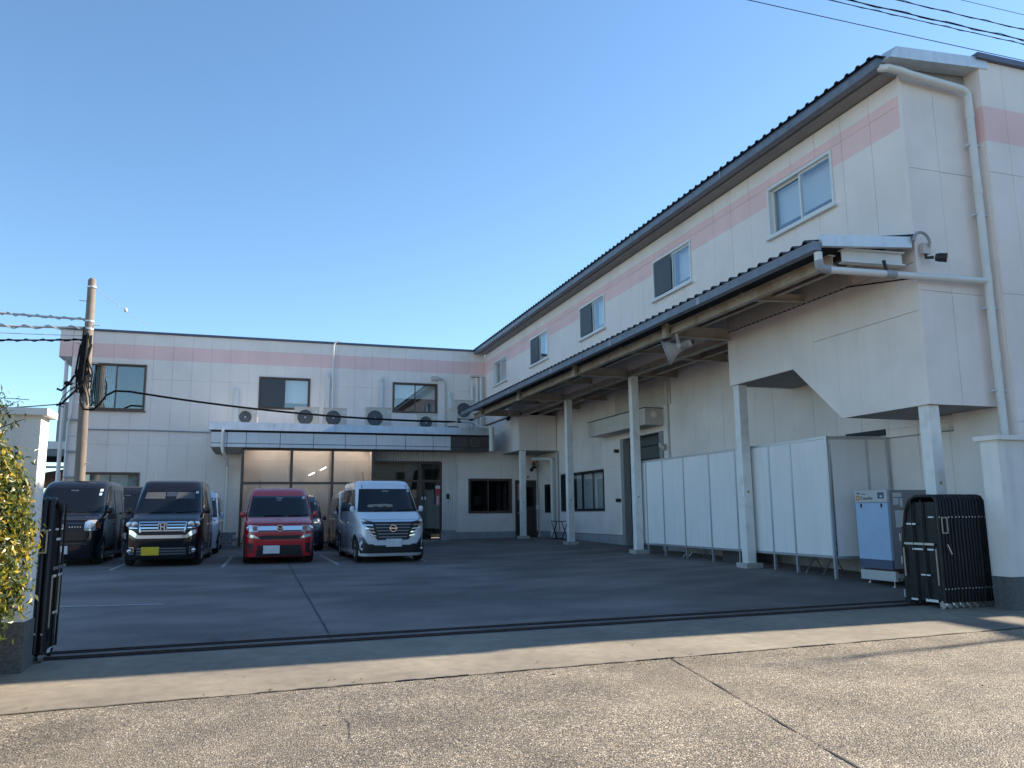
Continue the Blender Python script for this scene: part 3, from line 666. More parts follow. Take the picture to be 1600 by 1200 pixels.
for k, (y, z) in enumerate(((19.55, 1.62), (19.52, .3))):
    MB().tube([FL(y, z, 0), FL(y, z, .12)], .05, 10).build('button_box', MATS['black_plastic'], fac)
pipe('wall_conduit', [FL(16.75, 3.1, .04), FL(16.75, -.6, .04)], .025, MATS['pvc_white'], fac)
mb = MB(); mb.tube([FL(16.95, 1.55, .0), FL(16.95, 1.55, .16)], .05); mb.tube([FL(16.80, 1.45, .12), FL(17.0, 1.6, .12)], .045); mb.build('wall_lamp', MATS['lamp_body'], fac)
mb = MB(); mb.fbox(FL, 9.97, 10.85, 1.14, 1.24, .001, .012); mb.build('vent_slot', MATS['seam_black'], fac)
pipe('wall_conduit', [FL(9.0, 1.12, .02), FL(8.6, 1.12, .03), FL(7.7, 1.09, .03)], .02, MATS['pvc_white'], fac)
pipe('wall_conduit', [FL(12.0, 1.09, .02), FL(8.9, 1.09, .03), FL(7.7, 1.06, .03)], .006, MATS['pvc_grey'], fac)
# corner downpipe group by the door
pipe('downpipe', [(8.75, 24.6, 1.72), (9.25, 24.35, 1.74), (9.32, 24.25, 1.70), (9.32, 24.25, -.85)], .065, MATS['pvc_white'], fac, 10)
pipe('wall_conduit', [(9.41, 23.95, 1.95), (9.41, 23.95, -.6)], .022, MATS['pvc_grey'], fac)
# main roof: corrugated sheet, gutter, verge flashing
def corrugated(name, y0, y1, x0, z0, x1, z1, m, parent, pitch_=.21, amp=.035, th=.012):
    mb = MB(); n = int((y1-y0)/pitch_); prof = []
    for i in range(n):
        y = y0+i*pitch_; prof += [(y, 0), (y+pitch_*.38, 0), (y+pitch_*.48, amp*.85), (y+pitch_*.60, amp), (y+pitch_*.72, amp*.85), (y+pitch_*.82, 0)]
    prof.append((y1, 0)); k = len(prof)
    for dz in (0, -th):
        for (y, h) in prof: mb.v.append((x0, y, z0+h+dz))
        for (y, h) in prof: mb.v.append((x1, y, z1+h+dz))
    for i in range(k-1):
        mb.face([i, i+1, k+i+1, k+i]); mb.face([2*k+i, 3*k+i, 3*k+i+1, 2*k+i+1]); mb.face([i, 2*k+i, 2*k+i+1, i+1]); mb.face([k+i, k+i+1, 3*k+i+1, 3*k+i])
    mb.face([0, k, 3*k, 2*k]); mb.face([k-1, 3*k-1, 4*k-1, 2*k-1])
    return mb.build(name, m, parent)
corrugated('roof_sheet', 7.74, 28.1, 7.69, 5.985, 22, 6.9, MATS['roof_dark'], fac)
MB().poly_box([(7.90, 7.86, 5.81), (22, 7.86, 5.81), (22, 27.9, 5.81), (7.90, 27.9, 5.81), (7.90, 7.86, 5.93), (22, 7.86, 6.83), (22, 27.9, 6.83), (7.90, 27.9, 5.93)]).build('eave_board', MATS['soffit_grey'], fac)
mb = MB(); mb.box(7.73, 7.86, 7.76, 28.15, 5.83, 5.945); g_ = mb.build('gutter', MATS['gutter_grey'], fac)
MB().box(7.722, 7.868, 7.76, 28.15, 5.945, 5.96).build('gutter_lip', MATS['coping_dark'], g_)
for y in (11.5, 15, 18.5, 22, 25.5): MB().box(7.715, 7.729, y, y+.03, 5.83, 5.965).build('gutter_strap', MATS['pvc_grey'], g_)
MB().poly_box([(7.80, 7.60, 5.90), (9.50, 7.60, 6.02), (9.50, 7.84, 6.02), (7.80, 7.84, 5.90), (7.92, 7.60, 6.07), (9.50, 7.60, 6.18), (9.50, 7.84, 6.22), (7.92, 7.84, 6.10)]).build('verge_flashing', MATS['galvanised'], fac)
# downpipes on the gable end
pipe('downpipe', [(7.80, 7.80, 5.84), (7.84, 7.70, 5.80), (8.02, 7.68, 5.78), (8.2, 7.70, 5.77), (9.12, 7.72, 5.72), (9.22, 7.72, 5.66), (9.22, 7.72, 5.5), (9.22, 7.72, -1.0)], .052, MATS['pvc_white'], fac, 12)
for z in (4.9, 3.9, 2.6, 1.5): MB().box(9.14, 9.36, 7.71, 7.79, z, z+.025).build('pipe_clip', MATS['galvanised'], fac)
for z in (5.3, 4.2, 2.98, 1.9): MB().tube([(9.22, 7.72, z), (9.22, 7.72, z+.09)], .058, 12).build('pipe_socket', MATS['pvc_white'], fac)

# ---------------------------------------------------------------- tower block at the right
FT = lambda u, z, d: (u, 7.62-d, z)
tow = thing('stair_tower', 'pale flat-roofed tower block with pink band at the right-hand end of the factory', 'building', (12, 9, G(12, 8)))
panel_wall(tow, FT, [9.35, 9.76]+steps(9.76, 13.9, .58)[1:], [-1.1, 1.1, 2.80, 4.50, 6.14], [], MATS['siding_tower'], MATS['joint_grey'], gap=.006)
MB().box(9.343, 9.47, 7.652, 8.6, -.9, 6.138).build('side_wall', MATS['siding_tower'], tow)
MB().box(9.47, 13.9, 7.8, 16, -1.1, 6.12).build('wall_core', MATS['siding_plain'], tow)
MB().box(9.30, 14.0, 7.56, 16, 6.14, 6.22).build('coping', MATS['coping_dark'], tow)
pipe('wall_conduit', [(10.1, 7.56, -.5), (10.1, 7.56, 2.35)]+arc_pts((10.2, 7.56, 2.35), .1, math.pi, math.pi/2, (1, 0, 0), (0, 0, 1))+[(10.6, 7.56, 2.45)], .03, MATS['pvc_white'], tow)

# ---------------------------------------------------------------- loading canopy along the factory
lc = thing('loading_canopy', 'long steel lean-to canopy on white columns along the factory wall', 'canopy', (7.2, 15.7, 3.0))
XO, XI, ZO, ZI = 6.55, 8.12, 3.32, 3.55
corrugated('roof_sheet', 7.80, 25.2, XO-.05, ZO-.015, XI, ZI, MATS['roof_dark'], lc, .235, .04)
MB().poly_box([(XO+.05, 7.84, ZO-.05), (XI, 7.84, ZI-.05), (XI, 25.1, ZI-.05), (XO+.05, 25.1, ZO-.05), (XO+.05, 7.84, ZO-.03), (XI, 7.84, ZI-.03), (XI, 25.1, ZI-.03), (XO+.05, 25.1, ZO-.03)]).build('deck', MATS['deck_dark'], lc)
g_ = MB().box(XO-.06, XO+.05, 7.76, 25.2, 3.165, 3.265).build('gutter', MATS['gutter_grey'], lc)
MB().box(XO-.066, XO+.056, 7.76, 25.2, 3.265, 3.275).build('gutter_lip', MATS['pvc_grey'], g_)
for y in (10.4, 13.6, 16.8, 20, 22.6): MB().box(XO-.066, XO-.061, y, y+.10, 3.16, 3.264).build('gutter_joint', MATS['pvc_grey'], g_)
MB().poly_box([(XO+.06, 7.75, 3.225), (8.02, 7.75, 3.34), (8.02, 7.82, 3.34), (XO+.06, 7.82, 3.225), (XO+.06, 7.75, 3.37), (8.02, 7.75, 3.485), (8.02, 7.82, 3.50), (XO+.06, 7.82, 3.385)]).build('verge_flashing', MATS['galvanised'], lc)
def ibeam(a, b, h, w, name, parent=lc, m='steel_cream'):
    a = Vector(a); b = Vector(b); t = .016; mb = MB(); up = Vector((0, 0, 1))
    for dz in (t/2, h-t/2): mb.bar(a+up*dz, b+up*dz, w, t)
    mb.bar(a+up*h/2, b+up*h/2, t, h-2*t); return mb.build(name, MATS[m], parent)
ibeam((6.92, 7.95, 3.05), (6.92, 25, 3.05), .15, .10, 'edge_beam')
ibeam((7.52, 7.95, 3.22), (7.52, 25, 3.22), .12, .08, 'purlin')
ibeam((8.23, 12.25, 3.06), (8.23, 24.05, 3.06), .22, .16, 'longitudinal_beam')
ibeam((8.85, 12.25, 3.12), (8.85, 24.05, 3.12), .16, .10, 'purlin')
for y in (12.1, 16.25, 20.2, 23.9): 
    ibeam((6.86, y, 3.03), (8.12, y, 3.03), .20, .12, 'cantilever_beam'); MB().box(6.80, 6.865, y-.07, y+.07, 3.0, 3.26).build('end_plate', MATS['steel_cream'], lc)
for y in (10.0, 14.2, 18.2, 22.1): ibeam((6.96, y, 3.14), (8.12, y, 3.20), .12, .07, 'cross_beam')
for y in (14.2, 16.25, 18.2, 20.2, 22.1): ibeam((8.32, y, 3.09), (9.43, y, 3.09), .18, .10, 'cross_beam')
ibeam((7.02, 7.90, 3.09), (7.98, 7.90, 3.12), .18, .12, 'end_beam', m='pvc_white')
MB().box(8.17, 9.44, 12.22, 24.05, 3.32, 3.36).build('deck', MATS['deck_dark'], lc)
MB().box(8.09, 8.128, 9.0, 12.1, 3.19, 3.5).build('wall_plate', MATS['siding_peach'], lc)
for i in range(26): MB().box(8.10, 8.137, 9.1+i*.12, 9.13+i*.12, 3.175, 3.20).build('cable_clip', MATS['paper'], lc)
MB().tube([(8.12, 7.9, 2.98), (8.12, 9.05, 3.18), (8.12, 12.15, 3.18)], .009, 6).build('cable', MATS['cable_black'], lc)
for x, y, zt in ((8.265, 7.965, 1.31), (8.265, 12.07, 2.21), (8.265, 16.22, 3.06), (8.265, 20.17, 3.06), (8.245, 24.07, 1.955)):
    zb = G(8.25, y); c_ = MB().box(x-.083, x+.083, y-.083, y+.083, zb+.06, zt-.002).build('column', MATS['column_white'], lc)
    MB().box(x-.16, x+.16, y-.16, y+.16, zb-.1, zb+.085).build('plinth', MATS['concrete'], c_)
    MB().box(x-.02, x+.02, y-.089, y-.0835, .3, .34).build('column_clip', MATS['tape_tan'], c_)
# canopy rain pipe running to the gable downpipe
MB().tube([(6.58, 7.80, 3.15), (6.58, 7.80, 3.02)], .05, 12).build('outlet', MATS['pvc_white'], lc)
MB().tube([(6.58, 7.80, 3.05), (6.59, 7.80, 2.97), (6.63, 7.80, 2.945), (6.72, 7.795, 2.94)], .056, 12).build('pipe_elbow', MATS['pvc_grey'], lc)
pipe('rain_pipe', [(6.70, 7.795, 2.94), (8.0, 7.73, 2.95), (9.20, 7.72, 2.98)], .045, MATS['pvc_white'], lc, 12)
MB().tube([(7.55, 7.752, 2.945), (7.70, 7.745, 2.947)], .052, 12).build('pipe_socket', MATS['pvc_grey'], lc)
MB().bar((7.56, 7.77, 3.13), (7.58, 7.75, 2.98), .03).build('pipe_hanger', MATS['black_plastic'], lc)

# ---------------------------------------------------------------- cameras and lamps fixed to the buildings
def cctv(loc, d, label, box=None):
    t = thing('security_camera', label, 'camera', loc, 'security cameras on the buildings')
    l = Vector(loc); d = Vector(d).normalized(); M = Matrix.Translation(l) @ d.to_track_quat('Z', 'Y').to_matrix().to_4x4()
    MB().lathe([(.0, -.05), (.045, -.045), (.058, 0), (.058, .07), (.062, .075), (.062, .09), (.045, .09)], M, 16).build('housing', MATS['black_plastic'], t)
    MB().lathe([(.0, .085), (.042, .086)], M, 12).build('lens', MATS['car_glass'], t)
    if box:
        MB().box(*box).build('mounting_box', MATS['lamp_body'], t); b = Vector(((box[0]+box[1])/2, (box[2]+box[3])/2, box[4]))
        MB().tube([b+Vector((0, 0, .03)), b-Vector((0, 0, .05)), l-d*.06], .022, 8).build('arm', MATS['black_plastic'], t)
    return t
cctv((8.36, 7.66, 3.21), (.6, -.7, -.2), 'black bullet camera under a beige box on the gable corner', (8.20, 8.32, 7.74, 7.80, 3.28, 3.42))
cctv((7.75, 23.9, 2.98), (-.5, -.6, -.5), 'black camera under the far end of the loading canopy', (7.7, 7.8, 23.86, 23.94, 3.05, 3.22))
cctv((9.05, 25.4, 1.45), (-.6, -.8, -.4), 'small dark camera on the pipe beside the brown door')
MB().tube(arc_pts((8.16, 7.72, 3.42), .13, math.pi, 0, (1, 0, 0), (0, 0, 1), 8)+[(8.29, 7.74, 3.38)], .02, 8).build('cable_loop', MATS['pvc_grey'], lc)
# floodlight
fl = thing('floodlight', 'large pale horn-shaped floodlight hanging from the canopy beam', 'floodlight', (6.95, 11.9, 3.1))
ax = Vector((-.80, .50, -.34)).normalized(); org = Vector((6.95, 11.95, 2.79)); M = Matrix.Translation(org) @ ax.to_track_quat('Z', 'Y').to_matrix().to_4x4()
MB().lathe([(.08, -.02), (.10, .0), (.13, .05), (.185, .14), (.215, .20), (.222, .20), (.21, .185), (.17, .12), (.09, .02), (.0, .01)], M, 28, True).build('reflector', MATS['lamp_body'], fl)
MB().lathe([(.0, .19), (.21, .192)], M, 28, True).build('front_glass', MATS['lamp_clear'], fl)
mb = MB(); mb.lathe([(.0, -.27), (.06, -.27), (.075, -.23), (.075, -.07), (.09, -.06), (.09, .0)], M, 16); mb.build('lamp_housing', MATS['lamp_body'], fl)
mb = MB()
for k in range(5): mb.lathe([(.085, -.20+k*.032), (.092, -.196+k*.032), (.092, -.19+k*.032), (.085, -.186+k*.032)], M, 16, True)
mb.build('cooling_fin', MATS['grey_panel'], fl); MB().lathe([(.218, .185), (.228, .185), (.228, .205), (.218, .205), (.218, .185)], M, 28, True).build('rim_ring', MATS['grey_panel'], fl); MB().bar(org-ax*.26, org-ax*.32, .07, .07).build('cable_gland', MATS['black_plastic'], fl)
top = Vector((6.98, 11.98, 3.05)); side = ax.cross(Vector((0, 0, 1))).normalized()
mb = MB()
for s in (-1, 1): mb.bar(org+side*.10*s-ax*.05, top+side*.05*s, .05, .02)
mb.bar(top+side*.07, top-side*.07, .035, .03); mb.build('yoke', MATS['lamp_body'], fl)
for s in (-1, 1): MB().lathe([(.0, 0), (.035, 0), (.035, .02), (.0, .02)], Matrix.Translation(org+side*.115*s-ax*.05) @ (side*s).to_track_quat('Z', 'Y').to_matrix().to_4x4(), 12).build('yoke_knob', MATS['lamp_body'], fl)

# ---------------------------------------------------------------- air-conditioner outdoor units on the canopy roof
def ac_unit(w, h, d, fan_x, label, loc, rotz=0.0, feet=True, fr_=.0, white_side=True):
    t = thing('air_conditioner', label, 'air conditioner', loc, 'air conditioner outdoor units on the entrance canopy roof', fixed=False); t.rotation_euler = (0, 0, rotz)
    mb = MB(); mb.box(-w/2, w/2, -d/2, d/2, .06, h); cs = mb.build('casing', MATS['ac_ivory'], t)
    MB().box(-w/2-.01, w/2+.01, -d/2-.015, d/2+.01, h, h+.02).build('top_cover', MATS['ac_ivory'], t)
    r = fr_ or min(h*.37, w*.33); M = Matrix.Translation((fan_x, -d/2-.002, h*.52)) @ Matrix.Rotation(R(90), 4, 'X')
    MB().lathe([(r, 0), (r, .012), (r*.93, .012), (r*.93, .002), (0, .002)], M, 28, True).build('fan_opening', MATS['ac_dark'], t)
    gr = MB()
    for k in range(1, 6): rr_ = r*k/6; gr.lathe([(rr_-.004, .014), (rr_+.004, .014), (rr_+.004, .02), (rr_-.004, .02), (rr_-.004, .014)], M, 24, True)
    for k in range(10): a = k*math.pi/5; gr.bar(M @ Vector((0, 0, .016)), M @ Vector((r*.93*math.cos(a), r*.93*math.sin(a), .016)), .006)
    gr.build('fan_grille', MATS['gutter_grey'], t)
    MB().lathe([(.0, .03), (.024, .03), (.028, .012)], M, 14).build('hub_badge', MATS['light_panel'], t)
    MB().box(w/2-.14, w/2-.03, -d/2-.006, -d/2, h*.78, h*.86).build('label_sticker', MATS['paper'], t)
    MB().box(w/2, w/2+.04, -.08, .08, .12, h*.55).build('valve_cover', MATS['ac_white'], t)
    mb = MB()
    for s in (-1, 1): mb.box(s*w*.32-.03, s*w*.32+.03, -d/2-.05, d/2+.05, 0, .06)
    mb.build('feet', MATS['black_plastic'], t); return t
RZ = 2.77
ac_unit(.58, .58, .26, -.06, 'leftmost ivory air conditioner unit, alone at the left end of the canopy roof', (-.17, 26.5, RZ))
ac_unit(.76, .66, .3, -.05, 'ivory air conditioner unit under the right half of the first blinded upper window', (1.66, 26.5, RZ))
ac_unit(.74, .66, .3, -.06, 'ivory air conditioner unit below the tall wall duct on the canopy roof', (2.56, 26.5, RZ))
ac_unit(.86, .72, .32, -.12, 'widest ivory air conditioner unit with large hexagonal dark fan, left of the half-blinded window', (3.98, 26.5, RZ), fr_=.26)
ac_unit(.64, .62, .28, -.08, 'smaller ivory air conditioner unit under the right half of the half-blinded window', (5.64, 26.4, RZ-.06))
ac_unit(.70, .62, .28, .05, 'narrow air conditioner unit turned side-on to the yard at the canopy end', (6.35, 25.7, RZ), rotz=R(80))
u_ = ac_unit(.76, .70, .3, -.06, 'air conditioner unit raised on a stand in the corner beside the loading canopy roof', (7.05, 26.8, RZ+.42))
mb = MB()
for x in (-.32, .32):
    for y in (-.12, .12): mb.box(x-.02, x+.02, y-.02, y+.02, -.42, -.003)
mb.box(-.36, .36, -.14, .14, -.06, -.01); mb.build('stand', MATS['galvanised'], u_)
MB().tube([(6.9, 25.9, 3.05), (7.05, 25.6, 3.02), (7.2, 25.4, 2.86), (7.5, 25.2, 2.80)], .028, 8).build('refrigerant_pipe', MATS['pvc_white'], cano)

# ---------------------------------------------------------------- white partition screen under the canopy
ps = thing('partition_screen', 'long white panel screen in aluminium frame standing between the canopy columns', 'screen', (8.4, 13, G(8.4, 13)))
XS = 8.42
ys = [10.12, 10.98, 11.62, 12.10, 12.58, 13.44, 14.40, 15.28, 16.02, 16.45]
ys = [10.10, 10.97, 11.55, 12.55, 13.44, 14.40, 15.27, 16.02, 16.5]
zt, zb = 1.10, -.725
for a, b in zip(ys, ys[1:]): MB().box(XS-.012, XS+.012, a+.018, b-.018, zb+.02, zt-.02).build('screen_panel', MATS['panel_white'], ps)
for y in ys: MB().box(XS-.022, XS+.022, y-.018, y+.018, G(XS, y)+.002, zt-.021).build('frame_post', MATS['alu_frame'], ps)
for z in (zt-.02, zb): MB().box(XS-.024, XS+.024, ys[0]-.02, ys[-1]+.02, z, z+.04).build('frame_rail', MATS['alu_frame'], ps)
a, b = Vector((XS+.03, 10.10, 0)), Vector((9.40, 9.93, 0)); dv = (b-a)
def ret(t0, t1, z0, z1, w, name, m):
    p, q = a+dv*t0, a+dv*t1; return MB().bar(p+Vector((0, 0, (z0+z1)/2)), q+Vector((0, 0, (z0+z1)/2)), w, z1-z0).build(name, MATS[m], ps)
ret(.03, .62, zb+.03, zt-.03, .024, 'screen_panel', 'panel_white'); ret(.66, .97, zb+.03, zt-.03, .024, 'screen_panel', 'panel_white')
ret(0, 1, zt-.03, zt+.018, .05, 'frame_rail', 'alu_frame'); ret(0, 1, zb-.01, zb+.03, .05, 'frame_rail', 'alu_frame')
for t in (.64, .985): p = a+dv*t; MB().box(p.x-.02, p.x+.02, p.y-.02, p.y+.02, zb, zt-.035).build('frame_post', MATS['alu_frame'], ps)
# folding chairs half hidden behind the screen: only their feet show
def folding_chair(loc, rz, label):
    t = thing('folding_chair', label, 'chair', loc, 'folding chairs stored behind the white screen', fixed=False); t.rotation_euler = (0, 0, rz)
    for s in (-1, 1):
        MB().tube([(s*.2, -.22, .0), (s*.2, -.18, .05), (s*.2, .14, .44), (s*.2, .22, .78)], .011, 8).build('leg', MATS['steel_bright'], t)
        MB().tube([(s*.17, .24, .0), (s*.17, .2, .05), (s*.17, -.16, .43)], .011, 8).build('leg', MATS['steel_bright'], t)
    MB().blob((0, -.02, .45), (.2, .19, .022), 5).build('seat', MATS['ac_dark'], t); MB().blob((0, .21, .72), (.2, .018, .09), 5).build('backrest', MATS['ac_dark'], t); return t
folding_chair((8.75, 14.6, G(8.7, 14.6)), R(75), 'folding chair behind the screen left of the middle column, steel feet showing below the panels')
folding_chair((8.75, 10.75, G(8.7, 10.7)), R(100), 'folding chair behind the near end of the screen, steel feet showing below the last panels')
bx = thing('storage_box', 'dark box on the ground behind the screen, seen under the middle panels', 'box', (8.9, 13.1, G(8.9, 13)))
z0 = G(8.9, 13.1); MB().box(8.72, 9.1, 12.75, 13.6, z0, z0+.36).build('crate_body', MATS['ac_dark'], bx); MB().box(8.70, 9.12, 12.73, 13.62, z0+.36, z0+.40).build('lid', MATS['gutter_grey'], bx)

# ---------------------------------------------------------------- compressor cabinet
cp = thing('compressor_cabinet', 'blue and grey compressor cabinet standing between the white screen and the black gate', 'machine', (8.95, 9.5, G(8.8, 9.5)))
gz = G(8.8, 9.2); FC = lambda u, z, d: (8.66-d, u, z)
c0, c1 = 9.20, 9.84; top_ = .27
MB().box(8.68, 9.36, c0, c1, gz+.26, top_).build('casing', MATS['grey_panel'], cp)
MB().fbox(FC, c0, c1, top_-.17, top_+.004, -.02, .02).build('control_panel', MATS['light_panel'], cp)
MB().fbox(FC, c0+.005, c1-.005, gz+.38, top_-.178, -.02, .018).build('front_panel', MATS['blue_panel'], cp)
MB().fbox(FC, c0+.005, c1-.005, gz+.25, gz+.375, -.02, .012).build('kick_panel', MATS['navy_panel'], cp)
MB().fbox(FC, c0-.04, c1-.005, gz+.09, gz+.225, -.03, .016).build('base_rail', MATS['light_panel'], cp)
MB().box(8.70, 9.34, c0+.03, c1-.02, gz+.19, gz+.26).build('base_frame', MATS['rust_brown'], cp)
for x in (8.70, 9.28):
    for y in (c0+.05, c1-.12): MB().lathe([(.03, 0), (.03, .015), (.009, .02), (.009, .18)], Matrix.Translation((x, y, G(x, y))), 10).build('levelling_foot', MATS['steel_bright'], cp)
for u in (c0+.12, c1-.12): MB().fbox(FC, u-.014, u+.014, top_-.245, top_-.19, .018, .026).build('latch', MATS['black_plastic'], cp)
MB().fbox(FC, c0+.06, c0+.18, top_-.12, top_-.03, .02, .024).build('display', MATS['navy_panel'], cp); MB().fbox(FC, c0+.09, c0+.13, top_-.10, top_-.075, .024, .026).build('display_light', MATS['paper'], cp)
RF = (R(90), 0, R(-90))
text('TwinAir', .075, FC, c0+.52, top_-.135, .0215, MATS['ink'], cp, RF)
MB().fbox(FC, c0+.42, c0+.50, top_-.055, top_-.045, .02, .0215).build('small_print', MATS['ink'], cp)
MB().fbox(FC, c0+.53, c0+.60, top_-.045, top_-.025, .02, .0215).build('maker_mark', MATS['navy_panel'], cp)
mk = MB(); Mk = Matrix.Translation(FC(c0+.575, top_-.105, .021)) @ Matrix.Rotation(R(-90), 4, 'Y')
mk.lathe([(.042, 0), (.042, .002), (.022, .002), (.022, 0), (.042, 0)], Mk, 18, True); mk.build('emblem', MATS['orange_mark'], cp)
for x0, x1, z0_, z1_ in ((8.74, 8.90, .17, .23), (8.74, 8.84, .06, .155), (8.86, 8.91, .03, .15), (8.76, 8.92, -.26, -.02)): MB().box(x0, x1, c0-.003, c0-.0005, z0_, z1_).build('notice', MATS['paper'], cp)
for x, z in ((9.0, .06), (9.1, .12)): MB().tube([(x, c0-.03, z), (x, c0, z)], .025, 12).build('port', MATS['black_plastic'], cp)
MB().tube([(8.90, c0-.02, -.68), (9.02, c0-.03, -.70), (9.3, c0-.05, -.72)], .025, 10).build('air_hose', MATS['pvc_white'], cp); MB().tube([(8.88, c0-.04, -.68), (8.91, c0, -.68)], .05, 12).build('hose_port', MATS['black_plastic'], cp)

# ---------------------------------------------------------------- folding stand by the first column
fs = thing('folding_stand', 'black X-legged folding stand beside the column next to the downpipe', 'stand', (9.1, 22.9, G(9, 22.9)))
gz = G(9, 22.9)
for y in (22.45, 23.3):
    for s in (-1, 1): MB().tube([(9.0, y-.24*s, gz), (9.0, y+.24*s, gz+.55)], .014, 8).build('leg', MATS['black_plastic'], fs)
for z, o in ((.55, .24), (.03, -.24)): MB().tube([(9.0, 22.45-.24, gz+z), (9.0, 23.3+.24, gz+z)], .013, 8).build('rail', MATS['black_plastic'], fs)

# ---------------------------------------------------------------- gate pillars / walls
def gate_wall(label, x0, x1, y0, y1, zt_, inner):
    t = thing('gate_pillar', label, 'gate pillar', ((x0+x1)/2, (y0+y1)/2, G((x0+x1)/2, y0)), 'gate pillars')
    g0 = G((x0+x1)/2, y0); zs_ = -.79
    MB().box(x0, x1, y0, y1, zs_, zt_).build('rendered_wall', MATS['plaster_white'], t)
    MB().box(x0-.012*(inner > 0), x1+.012*(inner < 0), y0-.012, y1+.012, g0-.3, zs_-.001).build('granite_base', MATS['granite_dark'], t)
    MB().poly_box([(x0-.05, y0-.05, zt_), (x1+.05, y0-.05, zt_), (x1+.05, y1+.05, zt_), (x0-.05, y1+.05, zt_), (x0-.05, y0-.05, zt_+.055), (x1+.05, y0-.05, zt_+.055), (x1+.05, y1+.05, zt_+.055), (x0-.05, y1+.05, zt_+.055)]).build('coping', MATS['plaster_white'], t)
    return t
gate_wall('white rendered gate wall with dark base behind the leafy shrub', -9.0, -1.60, 7.13, 7.40, .80, -1)
gate_wall('white rendered gate wall with dark base beside the wide stack of folded black gate', 8.40, 14.5, 7.14, 7.38, .80, 1)

# ---------------------------------------------------------------- folded accordion gates
def accordion(label, x_lead, direction, n, pitch_, yn, yf):
    """a stack of narrow steel frames folded together; the leading frame stands at x_lead, the rest follow in direction"""
    t = thing('folding_gate', label, 'gate', (x_lead+direction*n*pitch_/2, (yn+yf)/2, G(x_lead, yn)), 'folded black accordion gates')
    g0 = G(x_lead, yn)+.07; ht = 1.24
    prof = []
    rim = [(yn, 0), (yn, ht-.06), (yn+.03, ht-.012), (yn+.07, ht), (yf-.26, ht), (yf-.16, ht-.04), (yf-.08, ht-.17), (yf-.02, ht-.46), (yf, ht-.62), (yf, 0)]
    proto = None
    for i in range(n):
        if proto is None:
            mb = MB(); mb.tube([(0, y, z) for y, z in rim], .022, 8)
            for z in (.02, .42, .86): mb.bar((0, yn, z), (0, yf, z), .02, .03)
            mb.mi = 1
            mb.tube([(0, yn-.026, .99), (0, yn-.022, .99)], .008, 8); mb.tube([(0, yn-.026, .16), (0, yn-.022, .16)], .007, 8)
            mb.mi = 0
            o = mb.build('gate_frame', [MATS['gate_black'], MATS['tape_white']], t); proto = o.data
        else:
            o = bpy.data.objects.new('gate_frame', proto); C.objects.link(o); adopt(o, t)
        o.location = (x_lead+direction*i*pitch_, random.uniform(-.008, .008), g0+random.uniform(-.003, .003))
        if i % 2 == 0:
            w = MB(); xx = x_lead+direction*i*pitch_
            w.lathe([(.02, -.013), (.045, -.013), (.045, .013), (.02, .013)], Matrix.Translation((xx, yn+.02, G(xx, yn)+.048)) @ Matrix.Rotation(R(90), 4, 'Y'), 16); w.build('caster', [MATS['steel_bright'], MATS['rubber']][0:1], t)
            MB().lathe([(.02, -.013), (.045, -.013), (.045, .013), (.02, .013)], Matrix.Translation((xx, yf-.02, G(xx, yf)+.048)) @ Matrix.Rotation(R(90), 4, 'Y'), 16).build('caster', MATS['rubber'], t)
    # scissor bars between the frames
    for i in range(n-1):
        xa, xb = x_lead+direction*i*pitch_, x_lead+direction*(i+1)*pitch_
        mb = MB()
        for yy in (yn+.16, yn+.30, yf-.16): mb.bar((xa, yy, g0+.08), (xb, yy, g0+1.16), .03, .012); mb.bar((xb, yy+.02, g0+.08), (xa, yy+.02, g0+1.16), .03, .012)
        mb.build('scissor_bar', MATS['gate_black'], t)
    # leading frame: drop-bolt, latch bars, reflective tapes, infill mesh
    xl = x_lead-direction*.032; f = lambda y0, y1, z0, z1, m, nm: MB().box(min(xl, xl-direction*.008), max(xl, xl-direction*.008), y0, y1, g0+z0, g0+z1).build(nm, MATS[m], t)
    MB().prism([(x_lead-.006, yn+.02, g0+.03), (x_lead-.006, yf-.02, g0+.03), (x_lead-.006, yf-.04, g0+.72), (x_lead-.006, yf-.12, g0+1.05), (x_lead-.006, yf-.22, g0+1.17), (x_lead-.006, yn+.02, g0+1.17)], (.012, 0, 0)).build('infill_plate', MATS['gate_black'], t)
    for y in (yn+.2, yn+.36): MB().tube([(xl, y, g0+.02), (xl, y, g0+1.2)], .011, 6).build('drop_bolt', MATS['gate_black'], t)
    f(yn+.05, yn+.50, .66, .685, 'steel_bright', 'latch_bar'); f(yn+.22, yn+.38, .60, .62, 'tape_white', 'reflective_tape'); f(yn+.06, yn+.15, .60, .62, 'tape_white', 'reflective_tape')
    f(yf-.26, yf-.12, .90, .92, 'tape_white', 'reflective_tape'); f(yn+.02, yn+.10, .985, 1.0, 'tape_white', 'reflective_tape'); f(yn+.14, yn+.28, .30, .317, 'tape_white', 'reflective_tape')
    f(yn+.02, yn+.035, .2, .62, 'tape_tan', 'reflective_tape'); f(yf-.05, yf-.03, .28, .62, 'tape_tan', 'reflective_tape'); f(yn+.06, yn+.24, .0, .03, 'tape_white', 'reflective_tape'); f(yf-.2, yf-.1, .0, .022, 'tape_white', 'reflective_tape')
    for z in (.7, .42, .02): MB().box(x_lead-.02, x_lead+.02, yf+.022, yf+.03, g0+z, g0+z+.09).build('reflective_tape', MATS['tape_white'], t)
    xm = x_lead+direction*pitch_*1.2
    MB().bar((xm, yn-.045, g0+.67), (xm+direction*.05, yn-.045, g0+.56), .03, .012).build('latch_handle', MATS['steel_bright'], t)
    mb = MB(); frame_bars(mb, lambda u, z, d: (u, yn-.03-d, z), xm-.04, xm+.05, g0+.80, g0+.99, .012, 0, .01); mb.build('lock_plate', MATS['tape_tan'], t)
    return t
